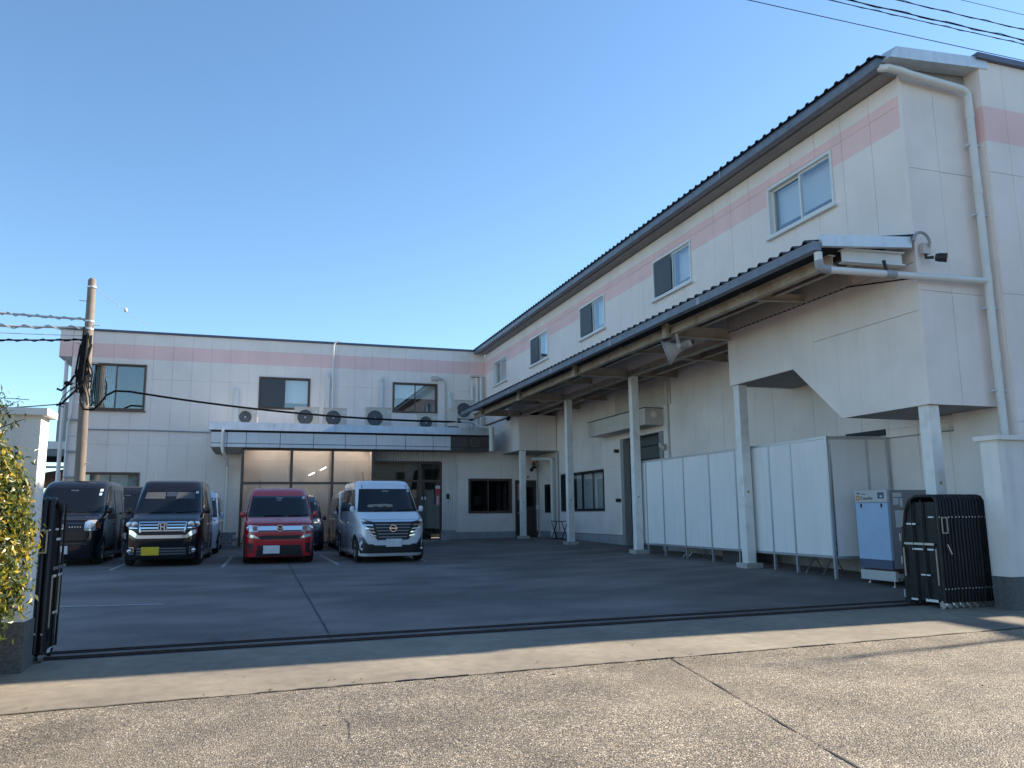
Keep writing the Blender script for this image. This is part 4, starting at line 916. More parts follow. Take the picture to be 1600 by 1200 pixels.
accordion('wide stack of folded black accordion gate against the gate wall beside the compressor', 7.78, 1, 15, .0515, 7.52, 8.08)
accordion('short stack of folded black accordion gate behind the shrub and its gate wall', -1.55, -1, 4, .05, 7.52, 7.86)

# ---------------------------------------------------------------- utility pole and cables
pl = thing('utility_pole', 'concrete utility pole with cable coils in front of the office corner', 'utility pole', (-4.85, 26.8, G(-4.8, 26.8)))
MB().tube([(-4.83, 26.8, -1.3), (-4.9, 26.8, 3.2), (-4.94, 26.8, 7.28), (-4.94, 26.8, 7.34)], [.165, .14, .118, .07], 20).build('pole_shaft', MATS['pole_concrete'], pl)
for z in (7.05, 5.96, 5.72, 3.43): MB().lathe([(.128, -.02), (.14, -.02), (.14, .03), (.128, .03)], Matrix.Translation((-4.93, 26.8, z)), 16).build('pole_band', MATS['galvanised'], pl)
for i, z in enumerate((6.6, 5.85, 5.25, 4.65, 4.0, 3.3, 2.4, 1.6)):
    s = 1 if i % 2 else -1; MB().tube([(-4.93+s*.1, 26.78, z), (-4.93+s*.32, 26.74, z)], .013, 6).build('step_bolt', MATS['galvanised'], pl)
random.seed(3)
for k in range(9):
    a0, z1, z0_ = random.uniform(-2.6, -.9), random.uniform(4.9, 5.6), random.uniform(3.3, 4.2); r = random.uniform(.16, .21); p = []
    for i in range(12):
        z = z1+(z0_-z1)*i/11; a = a0+.5*math.sin(i*.6+k); p.append((-4.92+r*math.cos(a)-(.05*math.sin(i*.4+k)), 26.8+r*math.sin(a)*.95, z))
    MB().tube(p, random.uniform(.015, .03), 6).build('riser_cable', MATS['cable_black'], pl)
for dx, dz in ((0, 0), (-.11, -.3), (.06, .05), (-.05, .25)): MB().tube([(-4.98+dx, 26.63-dx*.3, 5.5+dz), (-5.0+dx, 26.61, 4.9), (-5.03+dx*1.2, 26.6, 4.3), (-4.99-dx*.5, 26.62, 3.7)], .03, 8).build('riser_cable', MATS['cable_black'], pl)
for k, pts in enumerate(([(-4.95, 26.62, 4.35), (-5.2, 26.6, 4.2), (-5.32, 26.6, 3.95), (-5.5, 26.58, 3.75), (-5.62, 26.55, 3.8)], [(-4.9, 26.62, 4.1), (-5.05, 26.6, 3.85), (-5.3, 26.58, 3.55), (-5.45, 26.56, 3.35), (-5.6, 26.55, 3.3)], [(-5.0, 26.62, 4.0), (-5.3, 26.6, 3.75), (-5.48, 26.6, 3.5), (-5.52, 26.6, 3.3), (-5.4, 26.6, 3.25)])):
    MB().tube(pts, .035 if k < 2 else .015, 8).build('cable_tail', MATS['cable_black'], pl)
MB().blob((-5.33, 26.59, 3.98), (.12, .07, .06), 3).build('splice_box', MATS['cable_black'], pl)
def cable(name, a, b, sag, r, m, label, n=24, twist=None, group='overhead cables'):
    a, b = Vector(a), Vector(b); pts = []
    for i in range(n+1):
        t = i/n; p = a.lerp(b, t); p.z -= sag*4*t*(1-t); pts.append(p)
    mb = MB(); mb.tube(pts, r, 6)
    if twist:
        N = 150; tp = []
        for i in range(N+1):
            t = i/N; p = a.lerp(b, t); p.z -= sag*4*t*(1-t); ang = t*twist*2*math.pi; tp.append(p+Vector((0, math.cos(ang), math.sin(ang)))*(r*1.9))
        mb.tube(tp, r*.6, 5)
    return tag(mb.build(name, MATS[m]), label, 'cable', group)
cable('overhead_cable', (-22, 25.4, 8.6), (-4.95, 26.75, 6.02), .75, .030, 'cable_grey', 'twisted pale cable meeting the pole highest, just under its upper bolt', twist=46)
c2 = cable('overhead_cable', (-22, 25.4, 6.9), (-4.95, 26.7, 5.75), .62, .032, 'cable_grey', 'pale cable with dark ties meeting the pole at the roof line', twist=28)
cable('overhead_cable', (-22, 25.4, 5.9), (-4.95, 26.66, 5.48), .30, .010, 'cable_grey', 'thin bright wire just below the tied cable on the pole')
cable('overhead_cable', (-22, 25.4, 5.8), (-4.95, 26.66, 5.36), .52, .024, 'cable_black', 'dark cable hung in small rings, lowest of the bundle left of the pole', twist=40)
cable('overhead_cable', (-5.45, 27.1, 3.42), (-24, 25, 4.3), .9, .016, 'cable_black', 'thin dark cable running left from the office corner above the gate wall')
cable('overhead_cable', (-6.4, 26.9, 3.48), (-24, 22, 5.6), .5, .010, 'cable_black', 'finest wire splitting off upwards behind the shrub')
gw = thing('guy_wire', 'thin wire with a white insulator bead running down from the pole top', 'wire', (-4.9, 26.8, 7.0))
MB().tube([(-4.86, 26.8, 7.05), (-3.98, 27.1, 6.47), (-3.3, 27.4, 6.05)], .007, 6).build('wire', MATS['cable_grey'], gw); MB().blob((-3.98, 27.1, 6.47), (.06, .06, .07), 2).build('insulator', MATS['ac_white'], gw)
# service cable: loops out of the pole and sags to the air conditioners
pts = [(-4.98, 26.62, 3.75), (-4.97, 26.6, 3.42), (-4.85, 26.55, 3.2), (-4.6, 26.5, 3.18), (-4.42, 26.45, 3.35), (-4.25, 26.4, 3.62), (-4.0, 26.35, 3.76), (-3.6, 26.3, 3.75)]
a_, b_ = Vector((-3.6, 26.3, 3.75)), Vector((6.55, 25.35, 2.98))
for i in range(1, 26): t = i/25; p = a_.lerp(b_, t); p.z -= .22*4*t*(1-t)*.9; pts.append(tuple(p))
tag(MB().tube(pts, .032, 8).build('service_cable', MATS['cable_black']), 'thick black cable looping from the pole across the office front to the canopy roof', 'cable', 'overhead cables')
for (za, r, nm, tw, dy) in ((5.89, .011, 'lowest and thinnest wire crossing the sky above the tower', None, 0), (6.14, .012, 'wavy lower strand of the close pair above the tower', 60, .02), (6.19, .017, 'thicker upper strand of the close pair above the tower', 40, 0), (6.345, .014, 'beaded wire next above the close pair over the tower', 50, 0), (6.565, .008, 'topmost thin wire in the corner of the sky above the tower', None, 0)):
    za = za*12/7
    cable('overhead_cable', (-20, 12.0+dy, za+.35), (36, 12.0+dy, za+.15), .45, r*.8, 'cable_black', nm, 60, tw)
for o in C.objects: pass

# ---------------------------------------------------------------- shed seen in the gap left of the office
sh_ = thing('neighbouring_shed', 'grey open shed roof showing in the gap between gate wall and office corner', 'shed', (-8, 34, G(-8, 33)))
MB().box(-6.88, -5.6, 33.0, 33.3, 2.76, 4.23).build('wall_panel', MATS['pvc_grey'], sh_)
MB().box(-14, -5.6, 32.9, 33.3, 2.47, 2.75).build('eave_beam', MATS['galvanised'], sh_); MB().box(-14, -5.6, 32.95, 33.25, 2.22, 2.468).build('eave_board', MATS['gutter_grey'], sh_)
MB().poly_box([(-14, 33.3, 2.0), (-5.6, 33.3, 2.0), (-5.6, 36, 2.3), (-14, 36, 2.3), (-14, 33.3, 2.2), (-5.6, 33.3, 2.2), (-5.6, 36, 2.6), (-14, 36, 2.6)]).build('roof_sheet', MATS['deck_dark'], sh_)
MB().box(-14, -5.6, 33.4, 33.5, 1.80, 1.87).build('tie_rail', MATS['gutter_grey'], sh_)
for x in (-13.5, -9.8): MB().box(x-.08, x+.08, 33.2, 33.36, -1, 2.22).build('post', MATS['pvc_grey'], sh_)
rf = thing('rust_roof_shed', 'low shed with sloping rust-brown roof far behind the gate wall gap', 'shed', (-9, 40, G(-9, 40)))
MB().prism([(-13, 38, .55), (-6.0, 38, 2.05), (-6.0, 38, 2.30), (-13, 38, .90)], (0, 5, 0)).build('roof', MATS['rust_brown'], rf)
MB().prism([(-13, 38.2, -1), (-6.2, 38.2, -1), (-6.2, 38.2, -.2), (-13, 38.2, -.2)], (0, 4.6, 0)).build('wall', MATS['rust_brown'], rf)
for x in (-12.5, -9.5, -6.4): MB().box(x-.06, x+.06, 38.15, 38.27, -1, .55+(x+13)*.214).build('post', MATS['galvanised'], rf)

# ---------------------------------------------------------------- cars
class Body:
    def __init__(s, sl, n=7.5): s.sl = sl; s.n = n
    def at(s, z):
        S = s.sl
        if z <= S[0][0]: return S[0][1:]
        for a, b in zip(S, S[1:]):
            if z <= b[0]:
                t = (z-a[0])/(b[0]-a[0]); return tuple(a[i]+(b[i]-a[i])*t for i in (1, 2, 3))
        return S[-1][1:]
    def yf(s, x, z):
        f, r, w = s.at(z); q = min(.9999, abs(x)/w); hl = (r-f)/2; return (f+r)/2-hl*(1-q**s.n)**(1/s.n)
    def xs(s, y, z):
        f, r, w = s.at(z); hl = (r-f)/2; q = min(.9999, abs(y-(f+r)/2)/hl); return w*(1-q**s.n)**(1/s.n)
    def mesh(s, m, parent):
        mb = MB(); mb.smooth = True; N = 80; zs_ = []
        for a, b in zip(s.sl, s.sl[1:]):
            k = max(1, int((b[0]-a[0])/.07)); zs_ += [a[0]+(b[0]-a[0])*i/k for i in range(k)]
        zs_.append(s.sl[-1][0]); pw = lambda v: math.copysign(abs(v)**(2/s.n), v)
        for z in zs_:
            f, r, w = s.at(z)
            for j in range(N):
                a = 2*math.pi*j/N; mb.v.append((w*pw(math.cos(a)), (f+r)/2+(r-f)/2*pw(math.sin(a)), z))
        for i in range(len(zs_)-1):
            for j in range(N): q = (j+1) % N; mb.face([i*N+j, i*N+q, (i+1)*N+q, (i+1)*N+j])
        mb.face(list(range(N))[::-1]); mb.face([(len(zs_)-1)*N+j for j in range(N)])
        return mb.build('body', m, parent)
    def patch(s, poly, mode, m, parent, name, off=.012, th=.03, side=1, step=.07):
        """a shaped piece lying on the body: mode 'f' polygon in (x, z) on the front, 's' polygon in (y, z) on one side"""
        bm = bmesh.new(); bm.faces.new([bm.verts.new((p[0], 0, p[1])) for p in poly])
        xs_ = [p[0] for p in poly]; zz = [p[1] for p in poly]
        cuts = [((x, 0, 0), (1, 0, 0)) for x in frange(min(xs_), max(xs_), step)]+[((0, 0, z), (0, 0, 1)) for z in frange(min(zz), max(zz), step)]
        for co, no in cuts: bmesh.ops.bisect_plane(bm, geom=bm.verts[:]+bm.edges[:]+bm.faces[:], plane_co=co, plane_no=no, dist=1e-5)
        bm.verts.index_update(); mb = MB(); mb.smooth = True; n = len(bm.verts)
        P = [(v.co.x, v.co.z) for v in bm.verts]
        for d in (off, off-th):
            for a, z in P: mb.v.append((a, s.yf(a, z)-d, z) if mode == 'f' else (side*(s.xs(a, z)+d), a, z))
        for f in bm.faces:
            i = [v.index for v in f.verts]; mb.face(i); mb.face([k+n for k in i][::-1])
        for e in bm.edges:
            if len(e.link_faces) == 1: a, b = e.verts[0].index, e.verts[1].index; mb.face([a, b, b+n, a+n])
        bm.free(); return mb.build(name, m, parent)
def frange(a, b, st):
    k = max(1, int((b-a)/st)); return [a+(b-a)*i/k for i in range(1, k)]
def mirror(poly): return [(-x, z) for x, z in poly][::-1]
def rect(x0, x1, z0, z1): return [(x0, z0), (x1, z0), (x1, z1), (x0, z1)]
def make_wheel(parent, x, y, s, r=.28, rim_m='steel_bright'):
    M = Matrix.Translation((x, y, r)) @ Matrix.Rotation(R(90)*s, 4, 'Y')
    w = MB().lathe([(r*.62, -.15), (r*.9, -.155), (r, -.13), (r, -.02), (r*.93, .0), (r*.66, .004), (r*.62, -.01), (r*.62, -.15)], M, 32, True).build('wheel', MATS['rubber'], parent)
    mb = MB(); mb.lathe([(0, -.04), (r*.60, -.05), (r*.64, -.01), (r*.64, .0), (r*.58, -.004), (r*.55, -.03)], M, 28, True)
    for k in range(6):
        a = k*math.pi/3; mb.bar(M @ Vector((.03*math.cos(a), .03*math.sin(a), -.018)), M @ Vector((r*.57*math.cos(a), r*.57*math.sin(a), -.012)), .055, .02)
    mb.lathe([(0, 0), (.045, -.004), (.05, -.03)], M, 16, True); mb.build('rim', MATS[rim_m], w)
def kei(name, label, cat, loc, rotz, paint, H=1.79, belt=1.04, front=None, hood=(.90, 1.04), ws=(1.05, 1.54), group='kei cars parked in front of the office', wy=(-1.13, -.60), rail=None, plates='plate_white', rearpaint=None):
    t = thing(name, label, cat, loc, group, fixed=False); t.rotation_euler = (0, 0, rotz)
    h0, h1 = hood; top = H
    sl = [(.115, -1.60, 1.60, .70), (.14, -1.655, 1.66, .72), (.28, -1.678, 1.69, .728), (.50, -1.685, 1.695, .735), (h0-.14, -1.675, 1.695, .7375), (h0-.04, -1.645, 1.695, .737), (h0, -1.59, 1.69, .735),
          (h0+(h1-h0)*.45, -1.42, 1.69, .733), (h1, wy[0]-.03, 1.69, .73), (h1+.02, wy[0], 1.69, .728), (ws[1], wy[1], 1.63, .655), (ws[1]+.06, wy[1]+.08, 1.60, .64), (top-.09, wy[1]+.17, 1.57, .62), (top-.04, wy[1]+.30, 1.52, .58), (top-.012, wy[1]+.52, 1.40, .47), (top, wy[1]+.9, 1.1, .25)]
    B = Body(sl); B.mesh(paint, t)
    P = lambda poly, mode, m, nm, **k: B.patch(poly, mode, MATS[m], t, nm, **k)
    wsb, wst = ws; xb, xt = .66, .57
    P([(-xb, wsb), (xb, wsb), (xt, wst), (-xt, wst)], 'f', 'car_glass', 'windscreen', off=.008)
    for s in (-1, 1):
        P([(-.93, h1+.03), (-.05, h1+.02), (-.05, wst-.01), (-.46, wst-.01)], 's', 'car_glass', 'side_window', off=.006, side=s)
        P([(.02, h1+.02), (.86, h1+.02), (.86, wst-.01), (.02, wst-.01)], 's', 'car_glass', 'side_window', off=.006, side=s)
        P([(.92, h1+.03), (1.46, h1+.05), (1.40, wst-.02), (.92, wst-.02)], 's', 'car_glass', 'side_window', off=.006, side=s)
        for y in (-1.18, 1.20):
            P([(y+.345*math.cos(a), .185+max(0, .335*math.sin(a))+.06) for a in [math.pi*i/12 for i in range(13)]], 's', 'black_plastic', 'wheel_arch', off=.006, side=s)
            make_wheel(t, s*.722, y, s)
        for y in (-.55+.5, .89): P(rect(y-.006, y+.006, .26, h1), 's', 'seam_black', 'door_seam', off=.004, side=s, th=.01)
        for y in (-.12, .84): P(rect(y-.09, y+.09, .80, .83), 's', 'black_plastic' if paint is MATS['paint_black'] else 'chrome', 'door_handle', off=.02, side=s)
        mb = MB(); mb.blob((s*.765, wy[0]+.17, h1+.06), (.050, .045, .066), 3.0); mb.bar((s*.70, wy[0]+.19, h1+.02), (s*.78, wy[0]+.18, h1+.03), .05, .03); mb.build('wing_mirror', paint, t)
        P([(s*.04 if False else -1.655, .0), ][0:0] or rect(-1.3, 1.3, .13, .165), 's', 'black_plastic', 'sill_trim', off=.004, side=s)
    P([(-.70, h0-.028), (.70, h0-.028), (.70, h0-.016), (-.70, h0-.016)], 'f', 'seam_black', 'bonnet_seam', off=.005, th=.01)
    P([(-.66, h1-.004), (.66, h1-.004), (.655, h1+.014), (-.655, h1+.014)], 'f', 'black_plastic', 'cowl', off=.010, th=.02)
    for s in (-1, 1): P([(s*.725 if s > 0 else -.735, .42), (.735 if s > 0 else -.725, .42), (.735 if s > 0 else -.725, .66), (s*.725 if s > 0 else -.735, .66)], 'f', 'seam_black', 'bumper_seam', off=.004, th=.01)
    for xx in (-.33, .18): 
        mb = MB(); q = [(xx+dx, B.yf(xx+dx, wsb+.015+dz)-.022, wsb+.015+dz) for dx, dz in ((.0, 0), (.12, .015), (.26, .02), (.42, .025))]; mb.tube(q, .010, 6); mb.build('wiper', MATS['black_plastic'], t)
    MB().tube([(-.42, wy[1]+.4, top-.02), (-.43, wy[1]+.45, top+.17)], .006, 6).build('antenna', MATS['black_plastic'], t)
    MB().box(-.07, .07, B.yf(0, wst-.06)-.012, B.yf(0, wst-.06)-.006, wst-.09, wst-.035).build('sensor_bracket', MATS['grey_panel'], t)
    P(rect(xt-.07, xt-.015, wst-.07, wst-.015), 'f', 'paper', 'inspection_sticker', off=.011, th=.006)
    return t, B, P
def ring_emblem(t, B, x, z, r, kind, m='chrome'):
    bk = MB(); bk.lathe([(0, .0), (r*.98, .0), (r*.98, -.012)], Matrix.Translation((x, B.yf(x, z)-.033, z)) @ Matrix.Rotation(R(90), 4, 'X'), 24, True); bk.build('emblem_backing', MATS['black_plastic'], t)
    y = B.yf(x, z)-.035; M = Matrix.Translation((x, y, z)) @ Matrix.Rotation(R(90), 4, 'X'); mb = MB()
    if kind != 'h': mb.lathe([(r, 0), (r, .012), (r*.8, .012), (r*.8, 0), (r, 0)], M, 28, True)
    if kind == 'bar': mb.box(x-r*1.15, x+r*1.15, y-.016, y-.004, z-r*.17, z+r*.17)
    if kind == 'wings':
        mb.bar((x-r*.72, y-.008, z+r*.34), (x, y-.008, z-r*.34), r*.2, .012, (0, 1, 0)); mb.bar((x+r*.72, y-.008, z+r*.34), (x, y-.008, z-r*.34), r*.2, .012, (0, 1, 0))
    if kind == 'h':
        frame_bars(mb, lambda u, zz, d: (u, y-d, zz), x-r, x+r, z-r*.85, z+r*.85, r*.13, 0, .012)
        for s in (-1, 1): mb.bar((x+s*r*.48, y-.008, z+r*.68), (x+s*r*.40, y-.008, z-r*.68), r*.26, .014, (0, 1, 0))
        mb.box(x-r*.45, x+r*.45, y-.015, y-.002, z-r*.14, z+r*.14)
    if kind == 's':
        pts = [(x+r*.8, z+r*.45), (x, z+r*.9), (x-r*.8, z+r*.35), (x+r*.8, z-r*.35), (x, z-r*.9), (x-r*.8, z-r*.45)]
        for a, b in zip(pts, pts[1:]): mb.bar((a[0], y-.006, a[1]), (b[0], y-.006, b[1]), r*.26, .012, (0, 1, 0))
    return mb.build('emblem', MATS[m], t)
def plate(P, x, z, m): P(rect(x-.165, x+.165, z-.0825, z+.0825), 'f', m, 'number_plate', off=.035, th=.03)
def lamp_pair(P, poly, m='lamp_clear', inner=None, nm='headlight', off=.02):
    P(poly, 'f', m, nm, off=off); P(mirror(poly), 'f', m, nm, off=off)
def projector(t, B, x, z, r):
    for s in (-1, 1):
        y = B.yf(s*x, z)-.02; M = Matrix.Translation((s*x, y, z)) @ Matrix.Rotation(R(90), 4, 'X')
        MB().lathe([(r, 0), (r, .012), (r*.78, .014), (r*.7, .004), (0, .010)], M, 20, True).build('lamp_projector', MATS['chrome'], t)

def put(x, y): return (x, y, G(x, y))
# black-purple tall wagon with chrome grille and yellow plate
t, B, P = kei('tall_wagon', 'black tall kei wagon with chrome grille, H badge and yellow number plate', 'car', put(-1.59, 19.45), R(-2), MATS['paint_purple'])
P([(-.41, .66), (.41, .66), (.45, .87), (-.45, .87)], 'f', 'black_plastic', 'grille', off=.012)
for z, w in ((.87, .45), (.815, .44), (.755, .425), (.70, .415)): P([(-w+.01, z-.014), (w-.01, z-.014), (w, z+.014), (-w, z+.014)], 'f', 'chrome', 'grille_bar', off=.026)
for s in (-1, 1): P([(s*.40, .66), (s*.43, .66), (s*.46, .88), (s*.435, .88)][::s], 'f', 'chrome', 'grille_bar', off=.026)
P([(-.70, .745), (-.55, .70), (-.44, .61), (.44, .61), (.55, .70), (.70, .745), (.70, .69), (.60, .625), (.47, .545), (-.47, .545), (-.60, .625), (-.70, .69)][::-1], 'f', 'chrome', 'chrome_band', off=.022)
lamp_pair(P, [(.47, .75), (.72, .765), (.725, .885), (.465, .895)], 'lamp_dark'); projector(t, B, .53, .825, .06); projector(t, B, .645, .828, .055); lamp_pair(P, [(.47, .745), (.72, .757), (.72, .772), (.47, .762)], 'chrome', nm='lamp_trim', off=.03)
ring_emblem(t, B, 0, .775, .085, 'h'); plate(P, -.21, .295, 'plate_yellow')
P([(-.48, .20), (.48, .20), (.46, .36), (-.46, .36)], 'f', 'black_plastic', 'intake', off=.008)
for z in (.235, .29, .345): P(rect(-.46, .46, z-.007, z+.007), 'f', 'chrome', 'intake_bar', off=.016)
lamp_pair(P, rect(.52, .70, .235, .375), 'chrome', nm='fog_surround', off=.012); lamp_pair(P, rect(.535, .685, .25, .36), 'black_plastic', nm='fog_recess', off=.016); projector(t, B, .60, .30, .04)
for a, b in ((-.50, -.10), (.12, .50)): P([(a, 1.36), (b, 1.36), (b-.02*(b > .3), 1.50), (a+.02*(a < -.3), 1.50)], 'f', 'visor_grey', 'sun_visor', off=.010, th=.004)
P(rect(-.08, .14, 1.41, 1.50), 'f', 'lamp_dark', 'interior_mirror', off=.013, th=.006)
# black van at far left behind the gate
t, B, P = kei('kei_van', 'plain black kei van with rounded-square headlights parked nearest the gate wall', 'car', put(-3.62, 20.3), R(-1.5), MATS['paint_black'], H=1.80, hood=(.95, 1.05), ws=(1.06, 1.60))
P(rect(-.42, .42, .70, .86), 'f', 'black_plastic', 'grille', off=.010)
P(rect(-.42, .42, .84, .855), 'f', 'lamp_dark', 'grille_bar', off=.018); ring_emblem(t, B, 0, .775, .07, 's')
for k in range(5): P(rect(.16+k*.05, .18+k*.05, .76, .785), 'f', 'chrome', 'badge_letter', off=.016)
hl = [(.44, .72), (.48, .69), (.66, .70), (.70, .74), (.71, .88), (.67, .915), (.50, .91), (.45, .87)]
lamp_pair(P, hl, 'lamp_clear'); lamp_pair(P, [(.645, .74), (.69, .76), (.70, .86), (.66, .88)], 'amber', nm='indicator', off=.026); projector(t, B, .56, .80, .07)
P([(-.5, .40), (.5, .40), (.52, .47), (-.52, .47)], 'f', 'black_plastic', 'intake', off=.008); P(rect(-.5, .5, .43, .44), 'f', 'lamp_dark', 'intake_bar', off=.014); plate(P, 0, .31, 'plate_white')
P(rect(.50, .55, 1.44, 1.50), 'f', 'blue_panel', 'blue_sticker', off=.012, th=.006)
# red wagon
t, B, P = kei('hatchback', 'bright red kei hatchback with white number plate', 'car', put(.64, 19.35), R(0), MATS['paint_red'], H=1.63, belt=.95, hood=(.83, .95), ws=(.96, 1.42), wy=(-1.10, -.55))
P(rect(-.455, .455, .655, .775), 'f', 'black_plastic', 'grille', off=.010); P([(-.45, .675), (.45, .675), (.455, .765), (-.455, .765)], 'f', 'chrome', 'grille_bar', off=.022)
lamp_pair(P, [(.44, .65), (.715, .66), (.71, .79), (.455, .775)], 'lamp_clear'); lamp_pair(P, [(.455, .67), (.54, .67), (.55, .76), (.46, .76)], 'amber', nm='indicator', off=.026); projector(t, B, .63, .72, .045)
lamp_pair(P, [(.40, .505), (.72, .55), (.715, .61), (.50, .575)], 'lamp_clear', nm='lower_lamp'); P([(-.44, .49), (.44, .49), (.40, .57), (-.40, .57)], 'f', 'black_plastic', 'slot', off=.010)
P([(-.47, .145), (.47, .145), (.43, .37), (-.43, .37)], 'f', 'black_plastic', 'intake', off=.008)
lamp_pair(P, [(.54, .21), (.66, .21), (.69, .27), (.69, .38), (.66, .42), (.53, .40)], 'black_plastic', nm='side_intake', off=.008)
ring_emblem(t, B, 0, .72, .068, 'wings'); plate(P, -.16, .28, 'plate_white')
P(rect(-.06, .05, 1.30, 1.37), 'f', 'lamp_dark', 'interior_mirror', off=.012, th=.006)
# white wagon
t, B, P = kei('tall_wagon', 'white tall kei wagon with black V-shaped grille of stepped chrome bars', 'car', put(2.88, 18.75), R(1.5), MATS['paint_white'], H=1.78, hood=(.90, 1.05), ws=(1.06, 1.56), wy=(-1.14, -.66))
P([(-.62, .83), (-.33, .46), (.33, .46), (.62, .83), (.40, .86), (-.40, .86)][::-1], 'f', 'black_plastic', 'grille', off=.012)
for k in range(5): z = .52+k*.065; w = .30+k*.02; P(rect(-w, w, z-.010, z+.010), 'f', 'grey_panel', 'grille_bar', off=.02)
for s in (-1, 1):
    for k, (z, x0, x1) in enumerate(((.775, .42, .66), (.70, .40, .585), (.63, .375, .52), (.555, .35, .46))):
        pl_ = [(x0, z-.025), (x1, z-.008), (x1+.022, z+.022), (x0+.01, z+.006)]; P(pl_ if s > 0 else mirror(pl_), 'f', 'chrome', 'chrome_blade', off=.024)
P([(-.60, .875), (-.40, .835), (.40, .835), (.60, .875), (.42, .88), (-.42, .88)], 'f', 'chrome', 'chrome_bar', off=.026)
lamp_pair(P, [(.44, .86), (.60, .80), (.72, .80), (.72, .91), (.66, .915)], 'lamp_dark'); projector(t, B, .62, .855, .035)
ring_emblem(t, B, 0, .70, .075, 'bar')
P([(-.66, .185), (.66, .185), (.71, .375), (.42, .375), (.38, .35), (-.38, .35), (-.42, .375), (-.71, .375)], 'f', 'black_plastic', 'intake', off=.010)
P([(-.72, .14), (.72, .14), (.72, .18), (.55, .19), (.50, .21), (-.50, .21), (-.55, .19), (-.72, .18)], 'f', 'paint_white', 'bumper_lip', off=.02) if False else P(rect(-.70, .70, .122, .18), 'f', 'paint_white', 'bumper_lip', off=.022)
lamp_pair(P, [(.52, .375), (.71, .375), (.70, .575), (.665, .575)], 'black_plastic', nm='lamp_surround', off=.016); lamp_pair(P, [(.56, .395), (.69, .395), (.685, .535), (.665, .535)], 'lamp_clear', nm='side_lamp', off=.024)
projector(t, B, .64, .27, .025); plate(P, .02, .40, 'plate_white')
mb = MB(); rnd = random.Random(5)
for k in range(5): mb.blob((-.36+k*.10, -1.02+.02*(k % 2), 1.14+rnd.uniform(-.01, .025)), (.10, .05, .06), 2.2)
mb.build('dashboard_cloth', MATS['cloth_beige'], t)
for s in (-.5, .5): P([(s-.008, 1.57), (s+.008, 1.57), (s+.005, 1.72), (s-.005, 1.72)], 'f', 'seam_black', 'roof_seam', off=.006, th=.01)
# second row of cars behind
def plain_front(t, B, P, lampm='lamp_clear'):
    P(rect(-.40, .40, .68, .80), 'f', 'black_plastic', 'grille', off=.010); lamp_pair(P, rect(.46, .70, .70, .84), lampm)
    P(rect(-.46, .46, .22, .38), 'f', 'black_plastic', 'intake', off=.008); plate(P, 0, .42, 'plate_white')
for nm, lab, x, y, p, H in (('kei_van', 'dark van mostly hidden between the two black cars', -3.15, 24.6, 'paint_black', 1.75),
                            ('compact_car', 'pale blue-white car with white mirror hidden behind the black wagon with the yellow plate', -1.42, 23.1, 'paint_pale', 1.62),
                            ('hatchback', 'dark car hidden behind the right side of the red hatchback', 1.22, 23.6, 'paint_dark', 1.50),
                            ('tall_wagon', 'silver-grey wagon half hidden between the red and the white car', 2.98, 23.0, 'paint_silver', 1.62)):
    t, B, P = kei(nm, lab, 'car', put(x, y), R(0), MATS[p], H=H, hood=(H-.86, H-.72), ws=(H-.71, H-.22), wy=(-1.1, -.6), group='cars in the row behind'); plain_front(t, B, P)

# ---------------------------------------------------------------- shrub in front of the left gate wall
random.seed(11)
sb = thing('shrub', 'yellow-green leafy evergreen shrub in front of the left gate wall', 'shrub', (-2.0, 6.35, G(-2, 6.3)))
blobs = [((-2.06, 6.35, -.28), (.62, .5, .72), 26000), ((-1.98, 6.3, .20), (.50, .42, .40), 13000), ((-2.12, 6.35, .70), (.46, .36, .28), 4500), ((-2.16, 6.3, -.85), (.55, .5, .35), 7000), ((-1.78, 6.25, -.1), (.30, .3, .3), 5000)]
leaf = MB()
def add_leaf(p, nrm, sz):
    nrm = (nrm+Vector((random.gauss(0, .55), random.gauss(0, .55), random.gauss(.25, .5)))).normalized()
    x = nrm.orthogonal().normalized(); x = (Matrix.Rotation(random.random()*6.28, 3, nrm) @ x); y = nrm.cross(x); n = len(leaf.v)
    L_, W_ = sz, sz*.42
    leaf.v += [tuple(p-x*L_*.5), tuple(p+y*W_*.5+nrm*sz*.08), tuple(p+x*L_*.5), tuple(p-y*W_*.5+nrm*sz*.08), tuple(p-x*L_*.05), ]
    leaf.face([n, n+1, n+4]); leaf.face([n+1, n+2, n+4]); leaf.face([n+2, n+3, n+4]); leaf.face([n+3, n, n+4])
for c, r, k in blobs:
    # leaf clumps on twigs through the shell, uneven outline
    for _ in range(k//10):
        d = Vector((random.gauss(0, 1), random.gauss(0, 1), random.gauss(0, 1))).normalized(); q = random.uniform(.62, 1.02)
        p0 = Vector((c[0]+d.x*r[0]*q, c[1]+d.y*r[1]*q, c[2]+d.z*r[2]*q))
        if p0.z < G(p0.x, p0.y)+.05: continue
        mi = random.choices((0, 1, 2), (.46, .40, .14))[0] if p0.z < .50 else random.choices((0, 1, 2), (.40, .10, .5))[0]
        for _ in range(12):
            leaf.mi = mi if random.random() < .75 else random.choice((0, 2)); add_leaf(p0+Vector((random.gauss(0, .045), random.gauss(0, .045), random.gauss(0, .045))), d, random.uniform(.040, .068))
tw = MB()
for _ in range(46):
    c, r, k = random.choice(blobs); d = Vector((random.gauss(0, 1), random.gauss(0, 1), random.gauss(.3, .8))).normalized()
    e = Vector((c[0]+d.x*r[0], c[1]+d.y*r[1], max(c[2]+d.z*r[2], -1.0))); b0 = Vector((-2.08+random.gauss(0, .05), 6.35, G(-2, 6.35))); m_ = b0.lerp(e, .55)+Vector((0, 0, .1)); tw.tube([b0, m_, e], [.014, .009, .003], 5)
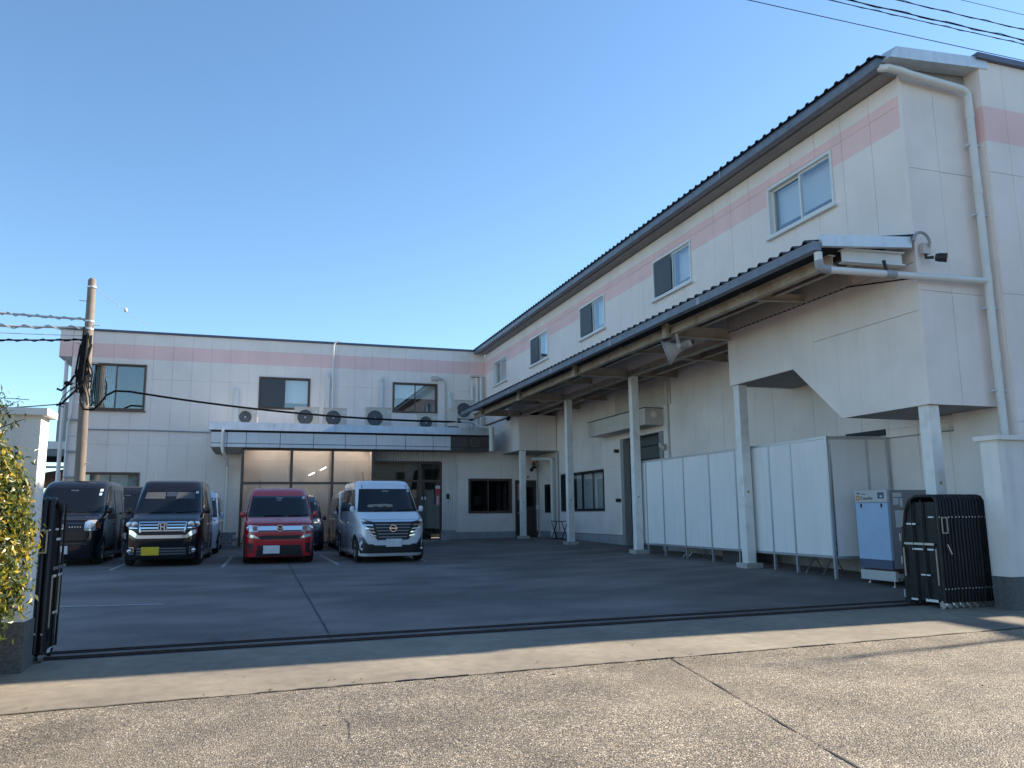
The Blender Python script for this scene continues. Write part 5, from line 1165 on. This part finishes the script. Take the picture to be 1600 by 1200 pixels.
# a few longer twigs poking out of the top
for k in range(14):
    b0 = Vector((-2.15+random.gauss(0, .14), 6.3, .5)); e = b0+Vector((random.uniform(.02, .5), random.gauss(0, .1), random.uniform(.1, .48))); tw.tube([b0, b0.lerp(e, .5)+Vector((0, 0, .03)), e], [.006, .004, .002], 5)
    for j in range(16): leaf.mi = random.choice((0, 2, 2)); add_leaf(b0.lerp(e, .3+.7*j/15)+Vector((random.gauss(0, .025), random.gauss(0, .025), random.gauss(0, .025))), (e-b0).normalized(), random.uniform(.035, .055))
lo = leaf.build('foliage', [MATS['leaf_green'], MATS['leaf_yellow'], MATS['leaf_dark']], sb, fix=False); lo['kind'] = 'stuff'
tw.build('stems', MATS['bark'], sb)

# ---------------------------------------------------------------- neighbours beyond the right edge: they throw the shadows on the road
nb = thing('neighbouring_house', 'flat-roofed neighbouring house across the gate side, out to the right', 'house', (24, 2, G(24, 2)))
hb = [(18.95, 6.95), (18.5, 4.2), (18.5, -3), (29, -3), (29, 6.95)]
MB().prism([(x, y, -1.4) for x, y in hb], (0, 0, 7.5)).build('wall', MATS['siding_plain'], nb)
MB().prism([(x+(-.08 if x < 25 else .08), y, 6.1) for x, y in hb], (0, 0, .12)).build('coping', MATS['coping_dark'], nb)
MB().box(18.9, 19.22, 6.955, 7.95, 6.0, 6.2).build('eave_beam', MATS['coping_dark'], nb)
MB().box(19.95, 29, 6.955, 7.9, -1.4, 6.2).build('wall', MATS['siding_plain'], nb)
oh = thing('house_across_road', 'beige house across the road behind the camera, mirrored in the office windows', 'house', (2, -18, G(0, -6)))
MB().box(-12, 16, -26, -18, -1.5, 4.4).build('wall', MATS['siding_peach'], oh)
MB().prism([(-12.6, -17.4, 4.4), (-12.6, -22, 6.3), (-12.6, -26.6, 4.4)], (29.2, 0, 0)).build('roof', MATS['roof_dark'], oh)
for x in (-9, -4.5, 0, 4.5, 9, 13):
    for z in (0.0, 2.4): MB().box(x-.8, x+.8, -18.0, -17.96, z, z+1.2).build('window', MATS['alu_brown'], oh)
random.seed(21)
tr = thing('roadside_tree', 'slender bare tree in front of the neighbouring house, out to the right', 'tree', (17.6, 6.45, G(18, 6)))
gz = G(17.6, 6.5)
MB().tube([(17.6, 6.45, gz-.1), (17.62, 6.45, gz+3), (17.6, 6.5, gz+6), (17.6, 6.48, gz+8.5)], [.09, .07, .045, .012], 10).build('trunk', MATS['bark'], tr)
br = MB()
for k in range(18):
    z = random.uniform(4.4, 7.8); a = random.random()*6.28; l = random.uniform(.4, 1.5)*(1.1-.08*z/1.0 if z > 6 else .6)
    p = Vector((17.6, 6.48, gz+z)); e = p+Vector((math.cos(a)*.22*l, math.sin(a)*.26*l, l)); br.tube([p, p.lerp(e, .5)+Vector((math.cos(a)*.05, math.sin(a)*.05, -.05)), e], [.022, .014, .006], 5)
br.build('branches', MATS['bark'], tr)
